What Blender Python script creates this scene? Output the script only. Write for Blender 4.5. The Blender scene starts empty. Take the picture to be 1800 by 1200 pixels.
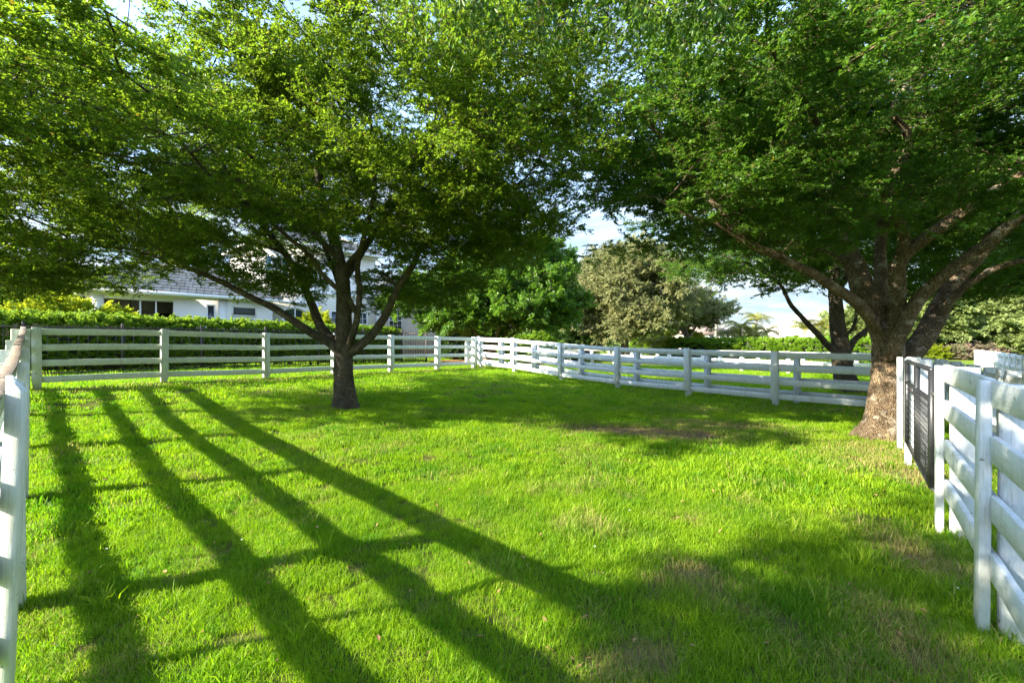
import bpy, math, random
import numpy as np
from mathutils import Vector, Matrix

# ------------------------------------------------------------------ camera, sky, sun, exposure
SC = bpy.context.scene
COL = SC.collection
R = math.radians
EYE = 1.75
F = 740.0                      # focal length in photo pixels (1800 wide)
SUN_AZ, SUN_EL = 247.0, 26.0   # clockwise from +Y ; the sun stands behind and left of the camera

cam_d = bpy.data.cameras.new('camera'); cam = bpy.data.objects.new('camera', cam_d); COL.objects.link(cam)
cam.location = (0, 0, EYE); cam.rotation_euler = (R(90), 0, 0)
cam_d.sensor_width = 36; cam_d.lens = F / 1800 * 36; cam_d.clip_start = 0.05; cam_d.clip_end = 3000
SC.camera = cam

world = bpy.data.worlds.new('World'); SC.world = world; world.use_nodes = True
SC.view_settings.view_transform = 'Standard'; SC.view_settings.look = 'None'
SC.view_settings.gamma = 1; SC.view_settings.use_curve_mapping = False
SC.view_settings.exposure = 2.65
SKY_STRENGTH = 0.15
CLOUD_WHITE = 1.12
SUN_STRENGTH = 3.2

sun_d = bpy.data.lights.new('sun', 'SUN'); sun = bpy.data.objects.new('sun', sun_d); COL.objects.link(sun)
sun_d.energy = SUN_STRENGTH; sun_d.angle = R(0.5); sun_d.color = (1.0, 0.90, 0.72)
_sd = Vector((math.sin(R(SUN_AZ)) * math.cos(R(SUN_EL)), math.cos(R(SUN_AZ)) * math.cos(R(SUN_EL)), math.sin(R(SUN_EL))))
sun.rotation_euler = (-_sd).to_track_quat('-Z', 'Y').to_euler(); sun.location = _sd * 60

SC.render.engine = 'CYCLES'
cy = SC.cycles
cy.max_bounces = 7; cy.diffuse_bounces = 3; cy.glossy_bounces = 2; cy.transmission_bounces = 4; cy.transparent_max_bounces = 4
cy.use_denoising = True; cy.denoiser = 'OPENIMAGEDENOISE'; cy.denoising_prefilter = 'NONE'; cy.denoising_input_passes = 'RGB_ALBEDO_NORMAL'; cy.caustics_reflective = False; cy.caustics_refractive = False
cy.use_adaptive_sampling = True; cy.adaptive_threshold = 0.01

# ------------------------------------------------------------------ node helper
class N:
    def __init__(s, tree):
        s.t = tree; s.t.nodes.clear()
    def n(s, typ, ins=None, **kw):
        x = s.t.nodes.new(typ)
        for k, v in kw.items(): setattr(x, k, v)
        for k, v in (ins or {}).items():
            sk = x.inputs[k]
            if isinstance(v, bpy.types.NodeSocket): s.t.links.new(v, sk)
            else: sk.default_value = v
        return x
    def math(s, op, a, b=0.0, clamp=False):
        return s.n('ShaderNodeMath', {0: a, 1: b}, operation=op, use_clamp=clamp).outputs[0]
    def mix(s, f, a, b, blend='MIX'):
        x = s.n('ShaderNodeMix', data_type='RGBA', blend_type=blend)
        for i, v in ((0, f), (6, a), (7, b)):
            if isinstance(v, bpy.types.NodeSocket): s.t.links.new(v, x.inputs[i])
            else: x.inputs[i].default_value = v
        return x.outputs[2]
    def noise(s, vec, scale, detail=3, rough=0.55, dist=0.0):
        return s.n('ShaderNodeTexNoise', {'Vector': vec, 'Scale': scale, 'Detail': detail, 'Roughness': rough, 'Distortion': dist}).outputs[0]
    def ramp(s, f, stops):
        x = s.n('ShaderNodeValToRGB', {0: f}); e = x.color_ramp.elements
        e[0].position = stops[0][0]; e[0].color = stops[0][1]
        e[1].position = stops[-1][0]; e[1].color = stops[-1][1]
        for p, c in stops[1:-1]:
            q = e.new(p); q.color = c
        return x.outputs[0]

def C(r, g, b): return (r, g, b, 1)

w = N(world.node_tree)
sky = w.n('ShaderNodeTexSky', sky_type='NISHITA', sun_disc=False, sun_elevation=R(SUN_EL), sun_rotation=R(SUN_AZ))
sky.dust_density = .4; sky.air_density = 1.1; sky.ozone_density = 2.0
tc = w.n('ShaderNodeTexCoord').outputs['Generated']
sep = w.n('ShaderNodeSeparateXYZ', {0: tc})
den = w.math('ADD', w.math('MAXIMUM', sep.outputs[2], 0.0), 0.16)
pv = w.n('ShaderNodeCombineXYZ', {0: w.math('DIVIDE', sep.outputs[0], den), 1: w.math('DIVIDE', sep.outputs[1], den), 2: 0.3}).outputs[0]
cl = w.noise(pv, 1.15, 7, 0.58, 0.25)
cl = w.ramp(cl, [(0.46, C(0, 0, 0)), (0.56, C(.5, .5, .5)), (0.70, C(1, 1, 1))])
# low down the sky is a bank of layered cloud
pz = w.n('ShaderNodeCombineXYZ', {0: w.math('MULTIPLY', sep.outputs[0], 1.6), 1: w.math('MULTIPLY', sep.outputs[1], 1.6), 2: w.math('MULTIPLY', sep.outputs[2], 13.0)}).outputs[0]
low = w.ramp(sep.outputs[2], [(0.10, C(.94, .94, .94)), (0.34, C(.72, .72, .72)), (0.55, C(0, 0, 0))])
cl = w.n('ShaderNodeMath', {0: cl, 1: low}, operation='MAXIMUM').outputs[0]
cw = w.math('ADD', w.math('MULTIPLY', w.noise(pv, 3.0, 5, 0.6), .4), w.math('MULTIPLY', w.noise(pz, 1.7, 5, .55, .3), .6))
cloudcol = w.ramp(cw, [(0.43, C(.40 * CLOUD_WHITE, .55 * CLOUD_WHITE, .80 * CLOUD_WHITE)), (0.57, C(.98 * CLOUD_WHITE, .99 * CLOUD_WHITE, CLOUD_WHITE))])
skyc = w.mix(cl, sky.outputs[0], cloudcol)
bg = w.n('ShaderNodeBackground', {0: skyc, 1: SKY_STRENGTH})
w.n('ShaderNodeOutputWorld', {0: bg.outputs[0]})

# ------------------------------------------------------------------ basic helpers
rng = np.random.default_rng(7)
random.seed(5)

def px(x, y, d):
    """world point seen at photo pixel (x, y) at distance d ahead (used to survey the place from the photograph)"""
    return np.array([(x - 900) / F * d, d, EYE - (y - 600) / F * d])

# value noise (vectorised)
_perm = np.random.default_rng(3).random((256, 256))
def vnoise(x, y):
    x = np.asarray(x, float); y = np.asarray(y, float)
    xi = np.floor(x).astype(int); yi = np.floor(y).astype(int); fx = x - xi; fy = y - yi
    fx = fx * fx * (3 - 2 * fx); fy = fy * fy * (3 - 2 * fy)
    g = lambda a, b: _perm[a % 256, b % 256]
    return (g(xi, yi) * (1 - fx) + g(xi + 1, yi) * fx) * (1 - fy) + (g(xi, yi + 1) * (1 - fx) + g(xi + 1, yi + 1) * fx) * fy
def fnoise(x, y, o=3):
    s = 0; a = 1; t = 0
    for i in range(o):
        s = s + a * vnoise(x * 2 ** i + 17.3 * i, y * 2 ** i + 5.1 * i); t += a; a *= .5
    return s / t

# survey of the paddock
C1 = np.array([-11.1, 9.7]); FC = np.array([-1.65, 19.7])
Bd = (FC - C1) / np.linalg.norm(FC - C1); Bn = np.array([Bd[1], -Bd[0]])
Rd = np.array([.72, -.694]); Rd = Rd / np.linalg.norm(Rd); Ro = np.array([-Rd[1], Rd[0]])  # Ro points out of the paddock
def smooth(a, b, x):
    t = np.clip((np.asarray(x, float) - a) / (b - a), 0, 1); return t * t * (3 - 2 * t)
def height(x, y):
    x = np.asarray(x, float); y = np.asarray(y, float)
    u = (x - C1[0]) * Bd[0] + (y - C1[1]) * Bd[1]
    v = (x - C1[0]) * Bn[0] + (y - C1[1]) * Bn[1]
    zl = np.interp(v, [-3, 0, 2.8, 5.3, 7.7, 10.4, 13], [.66, .60, .33, .19, .11, .02, 0])
    zr = np.interp(v, [-3, 0, 2.3, 4.8, 7.3, 9.7, 12], [.55, .47, .40, .20, .08, .04, 0])
    k = np.clip(u / 13.76, 0, 1)
    z = zl * (1 - k) + zr * k
    z = z * (1 - smooth(17, 30, u))
    bump = (fnoise(x * 1.3 + 40, y * 1.3 + 9, 3) - .5) * .06 * (1 - smooth(25, 60, np.hypot(x, y)))
    return z + bump
def hz(x, y): return float(height(x, y))

def mesh_np(name, verts, faces, mats, fmat=None, smooth_=False):
    """faces: (n,3) or (n,4) array or list of arrays"""
    me = bpy.data.meshes.new(name)
    verts = np.asarray(verts, np.float32).reshape(-1, 3)
    if isinstance(faces, np.ndarray): faces = [faces]
    faces = [np.asarray(f, np.int32) for f in faces if len(f)]
    sizes = np.concatenate([np.full(len(f), f.shape[1], np.int32) for f in faces])
    idx = np.concatenate([f.ravel() for f in faces])
    me.vertices.add(len(verts)); me.vertices.foreach_set('co', verts.ravel())
    me.loops.add(len(idx)); me.loops.foreach_set('vertex_index', idx)
    me.polygons.add(len(sizes))
    me.polygons.foreach_set('loop_start', np.concatenate([[0], np.cumsum(sizes)[:-1]]).astype(np.int32))
    me.polygons.foreach_set('loop_total', sizes)
    for m in (mats if isinstance(mats, (list, tuple)) else [mats]): me.materials.append(m)
    if fmat is not None: me.polygons.foreach_set('material_index', np.asarray(fmat, np.int32))
    if smooth_: me.polygons.foreach_set('use_smooth', np.ones(len(sizes), bool))
    me.update(calc_edges=True); me.validate()
    return me

class MB:
    """collects boxes, prisms and tubes for ONE mesh object"""
    def __init__(s): s.v = []; s.q = []; s.t = []; s.n = 0
    def add(s, v, q=(), t=()):
        b = s.n; s.v += [tuple(p) for p in v]; s.n += len(v)
        s.q += [tuple(i + b for i in f) for f in q]; s.t += [tuple(i + b for i in f) for f in t]
        return s
    def hexa(s, p):   # 8 points: bottom ring 0-3, top ring 4-7
        return s.add(p, [(3, 2, 1, 0), (4, 5, 6, 7), (0, 1, 5, 4), (1, 2, 6, 5), (2, 3, 7, 6), (3, 0, 4, 7)])
    def box(s, x0, x1, y0, y1, z0, z1):
        return s.hexa([(x0, y0, z0), (x1, y0, z0), (x1, y1, z0), (x0, y1, z0), (x0, y0, z1), (x1, y0, z1), (x1, y1, z1), (x0, y1, z1)])
    def tube(s, pts, rad, n=8, cap=True):
        pts = [Vector(p) for p in pts]; rad = rad if isinstance(rad, (list, tuple)) else [rad] * len(pts)
        rings = []; up = None
        for i, p in enumerate(pts):
            d = (pts[min(i + 1, len(pts) - 1)] - pts[max(i - 1, 0)]).normalized()
            if up is None: up = d.orthogonal().normalized()
            up = (up - d * up.dot(d)).normalized(); sd = d.cross(up)
            rings.append([p + (up * math.cos(2 * math.pi * k / n) + sd * math.sin(2 * math.pi * k / n)) * rad[i] for k in range(n)])
        v = [q for r_ in rings for q in r_]; f = []
        for i in range(len(pts) - 1):
            for k in range(n): f.append((i * n + k, i * n + (k + 1) % n, (i + 1) * n + (k + 1) % n, (i + 1) * n + k))
        t = []
        if cap:
            v += [pts[0], pts[-1]]; a = len(v) - 2; b = a + 1; L = (len(pts) - 1) * n
            for k in range(n): t.append((a, (k + 1) % n, k)); t.append((b, L + k, L + (k + 1) % n))
        return s.add(v, f, t)
    def mesh(s, name, m, sm=False):
        fs = []
        if s.q: fs.append(np.array(s.q))
        if s.t: fs.append(np.array(s.t))
        return mesh_np(name, np.array([tuple(p) for p in s.v]), fs, m, smooth_=sm)
    def build(s, name, m, parent=None, loc=(0, 0, 0), rot=None, bevel=0, sm=False):
        return link(name, s.mesh(name, m, sm), parent, loc, rot, bevel)

def link(name, me, parent=None, loc=(0, 0, 0), rot=None, bevel=0):
    o = bpy.data.objects.new(name, me); COL.objects.link(o)
    o.location = loc
    if rot is not None: o.rotation_euler = rot
    if parent: o.parent = parent
    if bevel:
        b = o.modifiers.new('bevel', 'BEVEL'); b.width = bevel; b.segments = 1; b.limit_method = 'ANGLE'
    return o
def tag(o, label=None, cat=None, group=None, kind=None):
    if label: o['label'] = label
    if cat: o['category'] = cat
    if group: o['group'] = group
    if kind: o['kind'] = kind
    return o
def empty(name, loc, rz=0):
    o = bpy.data.objects.new(name, None); COL.objects.link(o); o.location = loc; o.rotation_euler = (0, 0, rz); o.empty_display_size = .2
    return o
def copy_tree(o, parent=None):
    c = o.copy(); COL.objects.link(c); c.parent = parent
    for ch in [x for x in CHILDREN(o)]: copy_tree(ch, c)
    return c
def CHILDREN(o): return [x for x in bpy.data.objects if x.parent == o]

# ------------------------------------------------------------------ materials
M = {}
def new_mat(name):
    m = bpy.data.materials.new(name); m.use_nodes = True; M[name] = m
    return m, N(m.node_tree)
def finish(n, shader, disp=None): n.n('ShaderNodeOutputMaterial', {0: shader})
def objco(n): return n.n('ShaderNodeTexCoord').outputs['Object']
def wpos(n): return n.n('ShaderNodeNewGeometry').outputs['Position']

def simple(name, col, rough=.6, metal=0, var=.15, scale=6, spec=.5):
    m, n = new_mat(name); f = n.noise(objco(n), scale, 4)
    c = n.mix(f, C(*[x * (1 - var) for x in col]), C(*[min(1, x * (1 + var)) for x in col]))
    b = n.n('ShaderNodeBump', {'Strength': .15, 'Distance': .01, 'Height': n.noise(objco(n), scale * 8, 3)})
    p = n.n('ShaderNodeBsdfPrincipled', {'Base Color': c, 'Roughness': rough, 'Metallic': metal, 'Normal': b.outputs[0], 'Specular IOR Level': spec})
    finish(n, p.outputs[0]); return m

# painted timber: white paint, long grain, knots, chips and green algae film
def paint(name, base=(.70, .74, .70), algae=(.56, .64, .55), amount=.55, horiz=True):
    m, n = new_mat(name); co = objco(n)
    ri = n.n('ShaderNodeObjectInfo').outputs['Random']
    off = n.n('ShaderNodeVectorMath', {0: co, 1: n.n('ShaderNodeCombineXYZ', {0: n.math('MULTIPLY', ri, 37.0), 1: n.math('MULTIPLY', ri, 11.0), 2: n.math('MULTIPLY', ri, 23.0)}).outputs[0]}, operation='ADD').outputs[0]
    st = n.n('ShaderNodeVectorMath', {0: off, 1: (1.0, 1.0, 14.0) if horiz else (14.0, 14.0, 1.0)}, operation='MULTIPLY').outputs[0]
    grain = n.noise(st, 5.5, 6, .65, .3)
    big = n.noise(off, 2.2, 4, .6)
    c = n.mix(n.ramp(big, [(.36, C(0, 0, 0)), (.7, C(amount, amount, amount))]), C(*base), C(*algae))
    c = n.mix(n.ramp(grain, [(.30, C(.6, .6, .6)), (.48, C(0, 0, 0))]), c, C(.42, .42, .37))
    chips = n.noise(off, 19, 3, .65)
    c = n.mix(n.ramp(chips, [(.655, C(0, 0, 0)), (.70, C(.75, .75, .75))]), c, C(.24, .21, .16))
    c = n.mix(n.ramp(n.noise(n.n('ShaderNodeVectorMath', {0: off, 1: (5, 5, 1.2)}, operation='MULTIPLY').outputs[0], 2.4, 5, .7), [(.50, C(0, 0, 0)), (.72, C(.45, .45, .45))]), c, C(.36, .37, .31))
    bump = n.n('ShaderNodeBump', {'Strength': .8, 'Distance': .006, 'Height': grain})
    p = n.n('ShaderNodeBsdfPrincipled', {'Base Color': c, 'Roughness': .62, 'Normal': bump.outputs[0], 'Specular IOR Level': .3})
    finish(n, p.outputs[0]); return m
paint('paint_h', horiz=True); paint('paint_v', horiz=False)
paint('paint_shade_h', base=(.68, .715, .735), algae=(.50, .57, .54), amount=.45)  # cooler copy of the white paint, bluish tree shade put into its colour
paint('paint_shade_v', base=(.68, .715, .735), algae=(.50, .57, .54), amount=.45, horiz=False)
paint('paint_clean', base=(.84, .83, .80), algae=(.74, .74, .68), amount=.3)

m, n = new_mat('bare_wood'); co = objco(n)
g = n.noise(n.n('ShaderNodeVectorMath', {0: co, 1: (22, 22, 22)}, operation='MULTIPLY').outputs[0], 3, 6, .7, .5)
c = n.ramp(g, [(.3, C(.06, .035, .02)), (.42, C(.16, .10, .06)), (.52, C(.30, .22, .15)), (.60, C(.55, .52, .46))])
p = n.n('ShaderNodeBsdfPrincipled', {'Base Color': c, 'Roughness': .8, 'Normal': n.n('ShaderNodeBump', {'Strength': .6, 'Distance': .01, 'Height': g}).outputs[0]})
finish(n, p.outputs[0])

simple('black_metal', (.022, .024, .028), .38, .0, .3, 9)
simple('dark_iron', (.05, .04, .035), .55, .1, .3, 9)
simple('steel', (.45, .45, .43), .35, .9)
simple('white_wall', (.86, .835, .79), .75, 0, .05, 2)
simple('shaded_wall', (.56, .47, .40), .8, 0, .07, 1.5)  # white stucco with its warm shade put into the base colour
simple('trim_white', (.82, .82, .80), .6, 0, .03, 3)
simple('interior_grey', (.68, .66, .63), .8, 0, .1, 1)
simple('interior_dark', (.07, .075, .08), .7, 0, .2, 1)
simple('shutter_blue', (.10, .22, .36), .5, 0, .1, 4)
simple('far_roof', (.20, .15, .13), .8, 0, .15, 2)
simple('pale_roof', (.62, .58, .56), .8, 0, .1, .6)
simple('far_wall', (.66, .62, .60), .8, 0, .05, 1)
simple('soil', (.13, .08, .05), .95, 0, .4, 8)
simple('brown_flower', (.45, .16, .10), .8, 0, .2, 8)

m, n = new_mat('roof_tile'); 
isl = n.n('ShaderNodeNewGeometry').outputs['Random Per Island']
c = n.ramp(isl, [(0, C(.30, .26, .225)), (.5, C(.42, .37, .33)), (1, C(.54, .49, .44))])
c = n.mix(n.noise(objco(n), 5, 4), c, C(.27, .235, .21))
finish(n, n.n('ShaderNodeBsdfPrincipled', {'Base Color': c, 'Roughness': .9}).outputs[0])

m, n = new_mat('window_glass')
c = n.mix(n.noise(objco(n), 3, 3), C(.012, .016, .02), C(.04, .05, .06))
finish(n, n.n('ShaderNodeBsdfPrincipled', {'Base Color': c, 'Roughness': .06, 'Specular IOR Level': .7}).outputs[0])

def bark(name, lo, mid, hi, scale=9, lichen=None, la=.35):
    m, n = new_mat(name); co = wpos(n)
    st = n.n('ShaderNodeVectorMath', {0: co, 1: (1.0, 1.0, .45)}, operation='MULTIPLY').outputs[0]
    vo = n.n('ShaderNodeTexVoronoi', {'Vector': n.n('ShaderNodeVectorMath', {0: st, 1: n.n('ShaderNodeVectorMath', {0: n.n('ShaderNodeTexNoise', {'Vector': st, 'Scale': scale * .8, 'Detail': 3}).outputs[1], 3: .16}, operation='SCALE').outputs[0]}, operation='ADD').outputs[0], 'Scale': scale * 4.5}, feature='DISTANCE_TO_EDGE').outputs[0]
    fine = n.noise(st, scale * 6, 5, .7)
    crack = n.ramp(vo, [(0, C(0, 0, 0)), (.11, C(1, 1, 1))])
    c = n.ramp(n.math('ADD', n.math('MULTIPLY', fine, .65), n.math('MULTIPLY', n.noise(co, 4, 4), .4)), [(.38, C(*lo)), (.56, C(*mid)), (.72, C(*hi))])
    c = n.mix(n.math('SUBTRACT', 1.0, crack), c, C(*[x * .6 for x in lo]))
    if lichen: c = n.mix(n.ramp(n.noise(co, 5.5, 5, .65, .6), [(.55, C(0, 0, 0)), (.62, C(la, la, la)), (.75, C(la * 2, la * 2, la * 2))]), c, C(*lichen))
    h = n.math('ADD', n.math('MULTIPLY', crack, .6), n.math('MULTIPLY', fine, .7))
    bp = n.n('ShaderNodeBump', {'Strength': .9, 'Distance': .02, 'Height': h})
    finish(n, n.n('ShaderNodeBsdfPrincipled', {'Base Color': c, 'Roughness': .9, 'Normal': bp.outputs[0], 'Specular IOR Level': .2}).outputs[0])
    return m
bark('bark_grey', (.045, .035, .025), (.14, .115, .08), (.27, .23, .16), 11, (.26, .27, .20), .2)
bark('bark_brown', (.055, .038, .024), (.18, .13, .08), (.40, .31, .20), 9, (.46, .42, .34), .35)
bark('bark_far', (.10, .08, .06), (.20, .17, .13), (.33, .29, .23), 4)
bark('bark_pale', (.30, .27, .22), (.46, .43, .38), (.62, .60, .55), 4)

def leafmat(name, dark, light, trans, tf=.42, yellow=None, yf=.06, rough=.42, spec=.28):
    m, n = new_mat(name)
    isl = n.n('ShaderNodeNewGeometry').outputs['Random Per Island']
    ri = n.n('ShaderNodeObjectInfo').outputs['Random']
    mixf = n.math('ADD', n.math('MULTIPLY', isl, .55), n.math('MULTIPLY', ri, .45))
    big = n.noise(wpos(n), .55, 2)
    mixf = n.math('ADD', mixf, n.math('MULTIPLY', n.math('SUBTRACT', big, .5), 1.1), True)
    c = n.mix(mixf, C(*dark), C(*light)); t = n.mix(mixf, C(*[x * .72 for x in trans]), C(*trans))
    if yellow:
        k = n.ramp(isl, [(1 - yf, C(0, 0, 0)), (1 - yf + .01, C(1, 1, 1))]); c = n.mix(k, c, C(*yellow)); t = n.mix(k, t, C(*[min(1, x * 1.6) for x in yellow]))
    d = n.n('ShaderNodeBsdfPrincipled', {'Base Color': c, 'Roughness': rough, 'Specular IOR Level': spec})
    tr = n.n('ShaderNodeBsdfTranslucent', {0: t})
    finish(n, n.n('ShaderNodeMixShader', {0: tf, 1: d.outputs[0], 2: tr.outputs[0]}).outputs[0])
    return m
leafmat('leaf_small', (.037, .104, .010), (.125, .20, .018), (.37, .58, .03), .45, (.28, .20, .02), .04)
leafmat('leaf_small_b', (.034, .105, .014), (.10, .19, .026), (.26, .50, .035), .42, (.25, .17, .02), .03)
leafmat('leaf_over', (.04, .10, .012), (.09, .17, .02), (.26, .46, .03), .42)
leafmat('leaf_glossy', (.06, .16, .012), (.16, .31, .03), (.30, .56, .03), .35, rough=.3, spec=.7)
leafmat('leaf_olive', (.19, .21, .085), (.38, .39, .18), (.46, .50, .15), .35)
leafmat('leaf_hedge', (.09, .21, .015), (.24, .38, .035), (.48, .68, .05), .42, (.30, .13, .03), .03)
leafmat('leaf_lime', (.16, .24, .012), (.30, .36, .02), (.60, .68, .03), .45)
leafmat('leaf_dark', (.018, .055, .012), (.05, .10, .022), (.10, .2, .03), .3)
leafmat('leaf_rain', (.02, .06, .012), (.07, .12, .02), (.12, .22, .03), .3)
leafmat('leaf_palm', (.12, .16, .02), (.32, .31, .06), (.45, .48, .07), .35, (.40, .22, .07), .12)
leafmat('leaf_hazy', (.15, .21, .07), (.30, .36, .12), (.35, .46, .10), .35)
leafmat('leaf_pink', (.12, .16, .06), (.34, .24, .20), (.4, .25, .2), .3)
leafmat('leaf_litter', (.22, .12, .06), (.42, .26, .12), (.4, .25, .1), .15)

# turf: green, with dry straw where 'dry' is high (dryness belongs to the plants, from attribute)
m, n = new_mat('grass_blade')
dry = n.n('ShaderNodeAttribute', attribute_type='INSTANCER', attribute_name='dry').outputs['Fac']
isl = n.n('ShaderNodeNewGeometry').outputs['Random Per Island']; ri = n.n('ShaderNodeObjectInfo').outputs['Random']
gf = n.math('ADD', n.math('ADD', n.math('MULTIPLY', isl, .5), n.math('MULTIPLY', ri, .3)), n.math('MULTIPLY', n.math('SUBTRACT', n.noise(wpos(n), 1.3, 4, .65), .42), 1.3), True)
gc = n.mix(gf, C(.035, .155, .006), C(.30, .415, .014)); gt = n.mix(gf, C(.13, .48, .010), C(.60, .86, .015))
k = n.math('MULTIPLY', n.math('SUBTRACT', n.math('ADD', dry, n.math('MULTIPLY', isl, .85)), .80), 3.0, True)
gc = n.mix(k, gc, C(.34, .30, .11)); gt = n.mix(k, gt, C(.55, .48, .16))
d = n.n('ShaderNodeBsdfPrincipled', {'Base Color': gc, 'Roughness': .5, 'Specular IOR Level': .18})
finish(n, n.n('ShaderNodeMixShader', {0: .42, 1: d.outputs[0], 2: n.n('ShaderNodeBsdfTranslucent', {0: gt}).outputs[0]}).outputs[0])

m, n = new_mat('ground')
dry = n.n('ShaderNodeAttribute', attribute_name='dry').outputs['Fac']
mul = n.n('ShaderNodeAttribute', attribute_name='mulch').outputs['Fac']
far = n.n('ShaderNodeAttribute', attribute_name='far').outputs['Fac']
P_ = wpos(n)
f1 = n.noise(P_, 9, 6, .7); f2 = n.noise(P_, 45, 4, .7); f3 = n.noise(P_, .35, 4, .6)
turf = n.mix(f2, C(.03, .055, .008), C(.11, .15, .015)); turf = n.mix(n.ramp(f1, [(.45, C(0, 0, 0)), (.7, C(.7, .7, .7))]), turf, C(.16, .12, .06))
farc = n.mix(f3, C(.13, .21, .02), C(.26, .33, .035)); farc = n.mix(n.noise(P_, 2.5, 5, .7), farc, C(.10, .16, .02))
c = n.mix(n.math('MULTIPLY', dry, .9), turf, C(.21, .145, .08)); c = n.mix(far, c, farc)
mc = n.ramp(n.noise(P_, 38, 5, .75), [(.3, C(.10, .045, .02)), (.5, C(.33, .16, .07)), (.7, C(.55, .32, .16))])
c = n.mix(mul, c, mc)
bp = n.n('ShaderNodeBump', {'Strength': .8, 'Distance': .03, 'Height': n.math('ADD', f1, f2)})
finish(n, n.n('ShaderNodeBsdfPrincipled', {'Base Color': c, 'Roughness': .95, 'Normal': bp.outputs[0], 'Specular IOR Level': .1}).outputs[0])

# ------------------------------------------------------------------ ground
PATCH = [(3.1, 7.8, .9, .5, 2.1), (1.9, 8.3, .8, .45, 1.7), (4.6, 8.6, 1.0, .4, 1.3), (.8, 2.35, .22, .2, 1.0), (1.35, 3.1, .25, .25, .8), (4.6, 10.6, 1.6, .7, .6), (.7, 4.0, .35, .3, .55), (-1.1, 9.9, .5, .3, .5), (2.35, 2.6, .35, .5, .8),
         (3.3, 3.4, .35, .6, .9), (5.2, 5.4, .5, .9, .9), (6.2, 6.6, .9, .6, .9), (-.1, 3.2, .3, .2, .5), (.5, 2.2, .25, .2, .6), (-4.6, 9.6, .6, .25, .7),
         (7.6, 10.6, 1.2, .4, .6), (1.4, 3.0, .25, .3, .6), (3.6, 9.0, .7, .3, .8), (1.6, 2.3, .3, .25, .55), (-.6, 5.5, .35, .25, .45), (.4, 5.0, .5, .3, .4), (-2.2, 6.5, .3, .2, .5)]
def dryness(x, y):
    d = np.clip((fnoise(x * .9 + 3, y * .9 + 8, 4) - .52) * 2.6, 0, 1) * .32 + np.clip((fnoise(x * 4 + 30, y * 4 + 8, 3) - .58) * 4, 0, 1) * .4
    for (a, b, sx, sy, s) in PATCH: d = d + .62 * s * np.exp(-(((x - a) / sx) ** 2 + ((y - b) / sy) ** 2)) * (.55 + .9 * fnoise(x * 3 + a, y * 3, 2))
    # a worn strip under the back rail
    v = (x - C1[0]) * Bn[0] + (y - C1[1]) * Bn[1]
    d = d + .45 * np.exp(-((v - .15) / .35) ** 2) * (.5 + fnoise(x * 2, y * 2, 2))
    return np.clip(d, 0, 1)
T3 = np.array([-1.42, 23.6])
def mulchness(x, y):
    u = (x - C1[0]) * Bd[0] + (y - C1[1]) * Bd[1]; v = (x - C1[0]) * Bn[0] + (y - C1[1]) * Bn[1]
    w_ = (fnoise(x * 1.5, y * 1.5, 3) - .5)
    a = smooth(3.3, 2.5, np.hypot((x - T3[0]) / 1.15, (y - T3[1])) + w_ * 1.6)
    hx = (x - HO[0]) * HD[0] + (y - HO[1]) * HD[1]; hy = (x - HO[0]) * HN[0] + (y - HO[1]) * HN[1]
    b = smooth(-.85, -.6, hy + w_ * .3) * smooth(1.2, .9, hy) * smooth(-8, -6, hx) * smooth(26, 22, hx)
    c = smooth(-1.6, -1.2, (x + 20) * -.743 + (y - 17.5) * .669 + w_ * .5) * smooth(13, 14, hx) * smooth(26, 23, hx) * .9
    return np.clip(np.maximum(np.maximum(a, b), c), 0, 1)
HO = np.array([-15.5, 13.5]); HD = np.array([.669, .743]); HD = HD / np.linalg.norm(HD); HN = np.array([-HD[1], HD[0]])

g_ = [0.0]; st = .11
while g_[-1] < 900:
    g_.append(g_[-1] + st)
    if g_[-1] > 9: st *= 1.045
g_ = np.array(g_); gx = np.concatenate([-g_[:0:-1], g_]); gy = gx + 6
X, Y = np.meshgrid(gx, gy); Z = height(X, Y)
nx = len(gx); ny = len(gy)
i = np.arange(nx * ny).reshape(ny, nx)
q = np.stack([i[:-1, :-1], i[:-1, 1:], i[1:, 1:], i[1:, :-1]], -1).reshape(-1, 4)
gm = mesh_np('lawn', np.stack([X, Y, Z], -1).reshape(-1, 3), q, M['ground'], smooth_=True)
Dg = np.hypot(X, Y).ravel()
for nm, vals in (('dry', dryness(X, Y).ravel()), ('mulch', mulchness(X, Y).ravel()), ('far', smooth(16, 30, Dg))):
    a = gm.attributes.new(nm, 'FLOAT', 'POINT'); a.data.foreach_set('value', np.asarray(vals, np.float32))
ground = tag(link('ground', gm), kind='structure')

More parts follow.
